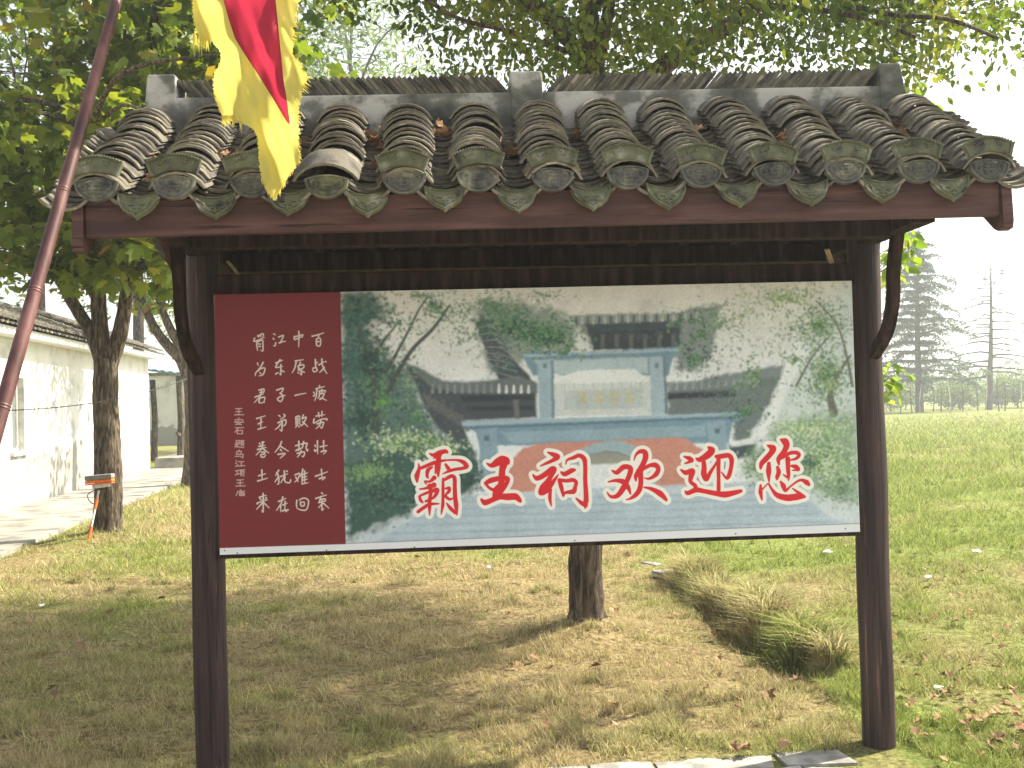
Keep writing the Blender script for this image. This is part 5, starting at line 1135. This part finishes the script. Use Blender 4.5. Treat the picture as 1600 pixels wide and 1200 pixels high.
def sheet(L_, R_, y0, y1, ncol, jl, jr, stepy=2.0):
    vs = []; fs = []; rows = int((y1-y0)/stepy)
    for i in range(rows+1):
        y = y0+(y1-y0)*i/rows; l = L_(y)+random.uniform(-1, 1)*jl; r = R_(y)+random.uniform(-1, 1)*jr
        if r < l+.4: r = l+.4
        for k in range(ncol+1):
            x = l+(r-l)*k/ncol; vs.append(P(x, y, fdepth(x, y)))
    for i in range(rows):
        for k in range(ncol): a = i*(ncol+1)+k; fs.append((a, a+1, a+ncol+2, a+ncol+1))
    return vs, fs
fl = empty('flag', label='tattered yellow pennant with a red centre hanging above the signboard roof', cat='flag')
mb = MB()
mb.add(*sheet(lambda y: itp(LB,y), lambda y: itp(RL,y), -330, 197, 16, 1.6, 0)); mb.add(*sheet(lambda y: itp(RR,y), lambda y: itp(RB,y), -330, 197, 8, 0, 2.2)); mb.add(*sheet(lambda y: itp(LB,y), lambda y: itp(RB,y), 197, 313, 20, 1.8, 2.2))
def fringe(T, side, y0, y1, n, L):
    for _ in range(n):
        y = random.uniform(y0, y1); x = itp(T, y)-side*1.5; l = random.uniform(.4,1)*L; a = random.uniform(.3, 1.1)
        e = (x+side*l*math.cos(a), y+l*math.sin(a)); w_ = random.uniform(.6, 1.5)
        p0, p1, p2 = P(x, y-w_, fdepth(x, y)), P(x, y+w_, fdepth(x, y)), P(e[0], e[1], fdepth(x, y)+random.uniform(-.01,.01)); mid = (p0+p1)/2*.4+p2*.6+np.array([0,0,random.uniform(-.003,.003)])
        mb.add([p0, p1, mid, p2], [(0,1,2),(0,2,3)])
fringe(RB, 1, -20, 60, 40, 13); fringe(RB, 1, 88, 150, 46, 16); fringe(RB, 1, 150, 240, 60, 8); fringe(RB, 1, 240, 312, 60, 6); fringe(LB, -1, 95, 190, 40, 4); fringe(LB, -1, 200, 300, 40, 4)
def strand(x0, y0, x1, y1, w_): mb.add([P(x0-w_, y0, fdepth(x0,y0)), P(x0+w_, y0, fdepth(x0,y0)), P((x0+x1)/2+w_*.5, (y0+y1)/2, fdepth(x0,y0)+.004), P(x1, y1, fdepth(x0,y0)+.008)], [(0,1,2),(0,2,3)])
for k in range(34):
    x = random.uniform(302, 328); strand(x, random.uniform(48,60), x+random.uniform(-3,4), random.uniform(66, 90)-abs(x-314)*.7, random.uniform(.8,2))
for k in range(40):
    x = random.uniform(346, 368); strand(x, 180, x+random.uniform(-4,4), random.uniform(188,203), random.uniform(.8,2))
for k in range(8): strand(375+random.uniform(-2,2), 182, 377+random.uniform(-2,2), random.uniform(200,216), 1.0)
for k in range(26):
    x = random.uniform(409, 446); strand(x, itp([(409,268),(428,300),(446,276)][:0] or [(409,272),(428,306),(446,280)], x), x+random.uniform(-2,2), itp([(409,284),(428,318),(446,292)], x)+random.uniform(-4,3), 1.3)
mb.build('yellow_border', m_yel, fl, smooth=True, sharp=180)
mb = MB(); mb.add(*sheet(lambda y: itp(RL,y), lambda y: itp(RR,y), -330, 197, 12, 0, 0)); mb.build('red_centre', m_redc, fl, smooth=True, sharp=180)
m_seam = flat('dark_red_thread', (.22,.02,.03), .8)
for T in (RL, RR):
    mb = MB(); mb.tube([P(itp(T,y), y, fdepth(itp(T,y), y)-.002) for y in range(-330, 197, 6)], .0011, 4); mb.build('seam', m_seam, fl)

# ------------------------------------------------------------------ sponge mop against the tree
dm = dA-.42; mp = empty('sponge_mop', label='orange and white sponge mop standing head up against the left tree', cat='mop')
a, b_ = P(138, 861, dm-.12), P(155, 764, dm+.08); a[2] = max(a[2], .03)
def lerp(t): return a+(b_-a)*t
MB().tube([lerp(0), lerp(.3)], [.021,.019], 10).build('grip', m_orange, mp, smooth=True)
MB().tube([lerp(.3), lerp(.62)], .013, 10).build('handle', m_winwhite, mp, smooth=True)
MB().tube([lerp(.62), lerp(.82)], .018, 10).build('handle_sleeve', m_orange, mp, smooth=True)
MB().tube([lerp(.82), lerp(.97)], .013, 10).build('handle', m_metal, mp, smooth=True)
h0, h1 = P(135, 748, dm+.1), P(177, 744, dm+.1); up_ = np.array([0,0,1.])
MB().beam(h0-up_*.045, h1-up_*.045, .10, .035).build('clamp', m_orange, mp, bevel=.006)
MB().beam(h0-up_*.10+np.array([.08,0,0]), h1-up_*.10-np.array([.05,0,0]), .06, .05).build('bracket', m_metal, mp, bevel=.006)
MB().beam(h0+up_*.005, h1+up_*.005, .13, .058).build('sponge', m_sponge, mp, bevel=.012)
MB().beam(h0-up_*.075, h1-up_*.075, .11, .012).build('clamp', m_orange, mp)
ct = lerp(.72); MB().tube(sm([lerp(.70), lerp(.78)+np.array([-.09,0,0]), lerp(.93)+np.array([-.11,0,0]), lerp(1.0)+np.array([.1,0,.03])], 5), .006, 5).build('squeeze_lever', m_black, mp)

# wire
p0, p1 = P(-80, 641, 9.5), P(292, 592, 14.5); pts_ = []
for i in range(25):
    t = i/24; p = p0+(p1-p0)*t; p[2] -= .14*4*t*(1-t); pts_.append(p)
props(MB().tube(pts_, .006, 5).build('wire', m_black), 'thin dark wire sagging across the white wall', 'wire')

# slab bridging the ditch
p = G(1040, 899); sl_ = MB(); sl_.box(-.11, .11, -.055, .055, -.03, .018); o = sl_.build('stone_slab', m_stone, bevel=.008); o.location = (p[0], p[1], .025); o.rotation_euler = (.05, .03, .3); props(o, 'small pale stone slab laid over the far end of the ditch', 'slab')
p = G(1018, 880); o = MB().box(-.05,.05,-.12,.12,-.02,.006).build('bare_patch', m_conc, bevel=.01); o.location = (p[0], p[1], .0); o.rotation_euler = (0,0,.5); props(o, 'flat bare stone just beyond the slab at the ditch end', 'stone')

# fallen leaves: each its own object
def dryleaf():
    V0, F0 = leaf_shape('lobed'); V = V0.copy(); V[:,2] = .22*np.sin(V[:,0]*2.5+random.uniform(0,3))+V[:,1]**2*random.uniform(.3,1.2)+random.uniform(-.05,.05)
    V[:,0] -= .5; me = bpy.data.meshes.new('dry_leaf'); me.from_pydata([tuple(v) for v in V], [], [tuple(f) for f in F0]); me.materials.append(m_dry); return me
dl = [dryleaf() for _ in range(7)]
LV = [(842,965,1.2),(808,1045,.9),(853,1146,1.15),(873,1150,1),(962,1114,1),(1147,1183,1),(1166,1184,.9),(1225,1180,1.1),(1124,1042,1),(1117,1003,1),(1139,998,.9),(1203,1104,1.0),(1241,1078,1),(960,984,1),(966,1147,.8),(1152,1065,.7),(1562,1056,1.1),(1275,967,1),(1295,975,.8),(1312,1002,1),(1337,1033,1),
 (168,967,1.2),(128,1015,1.2),(80,1080,1.2),(82,1094,1),(47,978,1),(252,940,1.2),(294,927,.9),(655,878,1.0),(672,968,1),(510,970,.8),(930,1052,1.2),(1490,880,.7),(1340,872,.7),(1440,915,.8),(1475,905,.7),(1405,935,.7),(1520,965,.7),(1410,1045,.8),(1450,1085,.9),(1470,1107,.9),(1500,1130,.9),(1520,1165,1),(1545,1140,.9),(1575,1115,.9),(1590,1150,1),(1430,1160,.9),(1465,1140,.8),(1530,1098,.8),(1560,1175,1),(1420,1120,.7),(1482,1065,.8),(1585,1085,.8),(1508,1148,1),(1552,1180,.9),(1492,1090,.8)]
random.seed(21)
for _ in range(46): LV.append((random.uniform(1400,1598), random.uniform(1040,1198), random.uniform(.5,.9)))
for _ in range(40): LV.append((random.uniform(380,1330), random.uniform(890,1190), random.uniform(.4,.8)))
for _ in range(30): LV.append((random.uniform(1390,1598), random.uniform(860,1040), random.uniform(.5,.9)))
for i, (px, py, s_) in enumerate(LV):
    p = G(px, py); 
    if not offpath(np.array([p[0]]), np.array([p[1]]))[0] and i > 30: continue
    o = bpy.data.objects.new('fallen_leaf', random.choice(dl)); COL.objects.link(o); z_ = float(H(p[0], p[1])); k = s_*random.uniform(.055,.075)
    o.location = (p[0], p[1], z_+.022+.012*s_); o.scale = (k,k,k); o.rotation_euler = (random.uniform(-.22,.22), random.uniform(-.22,.22), random.uniform(0,6.28))
    if px > 1390: zone = ('far out on the sunny lawn at right','on green grass level with the ditch, beyond the post','in the thick litter beside the foot of the right post')[0 if py < 935 else (1 if py < 1040 else 2)]
    elif px < 310: zone = 'on the shaded grass left of the left post'
    elif px < 640: zone = 'on the shaded grass just right of the left post'
    elif px < 900: zone = 'left of the bare trunk, on the grass below the board' if py < 1090 else 'near the bottom edge, left of the paving stones'
    elif px < 1080: zone = 'on the grass round the bare trunk below the board' if py < 1090 else 'on the dry grass just above the paving stones'
    elif py > 1165: zone = 'beside the paving stones near the right post'
    else: zone = 'beside the ditch, left of the right post'
    sz = 'large' if s_ > 1.15 else ('small' if s_ < .75 else 'curled')
    props(o, sz+' brown dry leaf lying '+zone, 'leaf', 'fallen dry leaves on the lawn')
for px, py, s_, lb in ((1293,868,.085,'crumpled white paper scrap on the lawn left of the right post'),(1526,866,.08,'small white scrap far out on the sunny lawn'),(1451,908,.06,'tiny white scrap on the lawn, left of the larger far one'),(1467,1087,.05,'pale crumpled scrap near the dry leaves at lower right'),(763,892,.06,'small white scrap left of the bare trunk beyond the board'),(65,951,.045,'tiny white scrap on the shaded grass at far left')):
    p = G(px, py); bm = bmesh.new(); bmesh.ops.create_icosphere(bm, subdivisions=2, radius=.5)
    for v in bm.verts: v.co *= random.uniform(.6,1.3); v.co.z *= .45
    me = bpy.data.meshes.new('paper_scrap'); bm.to_mesh(me); bm.free(); o = link('paper_scrap', me, None, m_paper); o.scale = (s_,s_,s_); o.location = (p[0], p[1], float(H(p[0],p[1]))+.03); props(o, lb, 'litter')

# dry leaves caught in the roof valleys: things lying on the roof
vl = [(0,.55,5),(1,.50,10),(2,.40,5),(3,.35,12),(3,.60,7),(4,.25,8),(5,.5,6),(6,.3,3),(8,.3,2),(9,.45,5),(11,.35,7),(0,.68,4),(2,.62,4)]
Rm = Matrix.Translation((XO,0,0)) @ Matrix.Rotation(-TILT, 4, 'Y')
for c, d_, k in vl:
    for _ in range(k):
        x_ = -1.645+pitch*(c+.5)+random.gauss(0,.025); dd_ = d_*LS/.82+random.gauss(0,.05)
        loc = Rm @ Vector(slope_pt(x_, min(dd_, LS-.06), .038+abs(random.gauss(0,.01))))
        o = bpy.data.objects.new('fallen_leaf', random.choice(dl)); COL.objects.link(o); k_ = random.uniform(.035,.062)
        o.location = loc; o.scale = (k_,k_,k_); o.rotation_euler = (random.uniform(-.2,1.2), random.uniform(-.5,.5), random.uniform(0,6.28))
        props(o, 'dry leaf caught in the roof valley '+('left of the flag' if c < 2 else 'behind the flag tip' if c == 2 else 'beside the loose tile' if c == 3 else 'below the middle ridge block' if c < 7 else 'right of the middle ridge block' if c < 10 else 'near the right end of the roof'), 'leaf', 'dry leaves caught in the roof valleys')

# ------------------------------------------------------------------ air
m_h = bpy.data.materials.new('haze_air'); m_h.use_nodes = True; nt = m_h.node_tree; nt.nodes.clear()
pv = nt.nodes.new('ShaderNodeVolumePrincipled'); pv.inputs['Color'].default_value = (.9,.94,1,1); pv.inputs['Density'].default_value = HAZE; pv.inputs['Anisotropy'].default_value = .3
mo = nt.nodes.new('ShaderNodeOutputMaterial'); nt.links.new(pv.outputs[0], mo.inputs['Volume'])
if HAZE > 0:
    hz = MB().box(-1000, 1000, -60, 1000, -2, 34).build('haze', m_h); props(hz, kind='stuff', label='pale thin haze over the lawn', cat='haze')
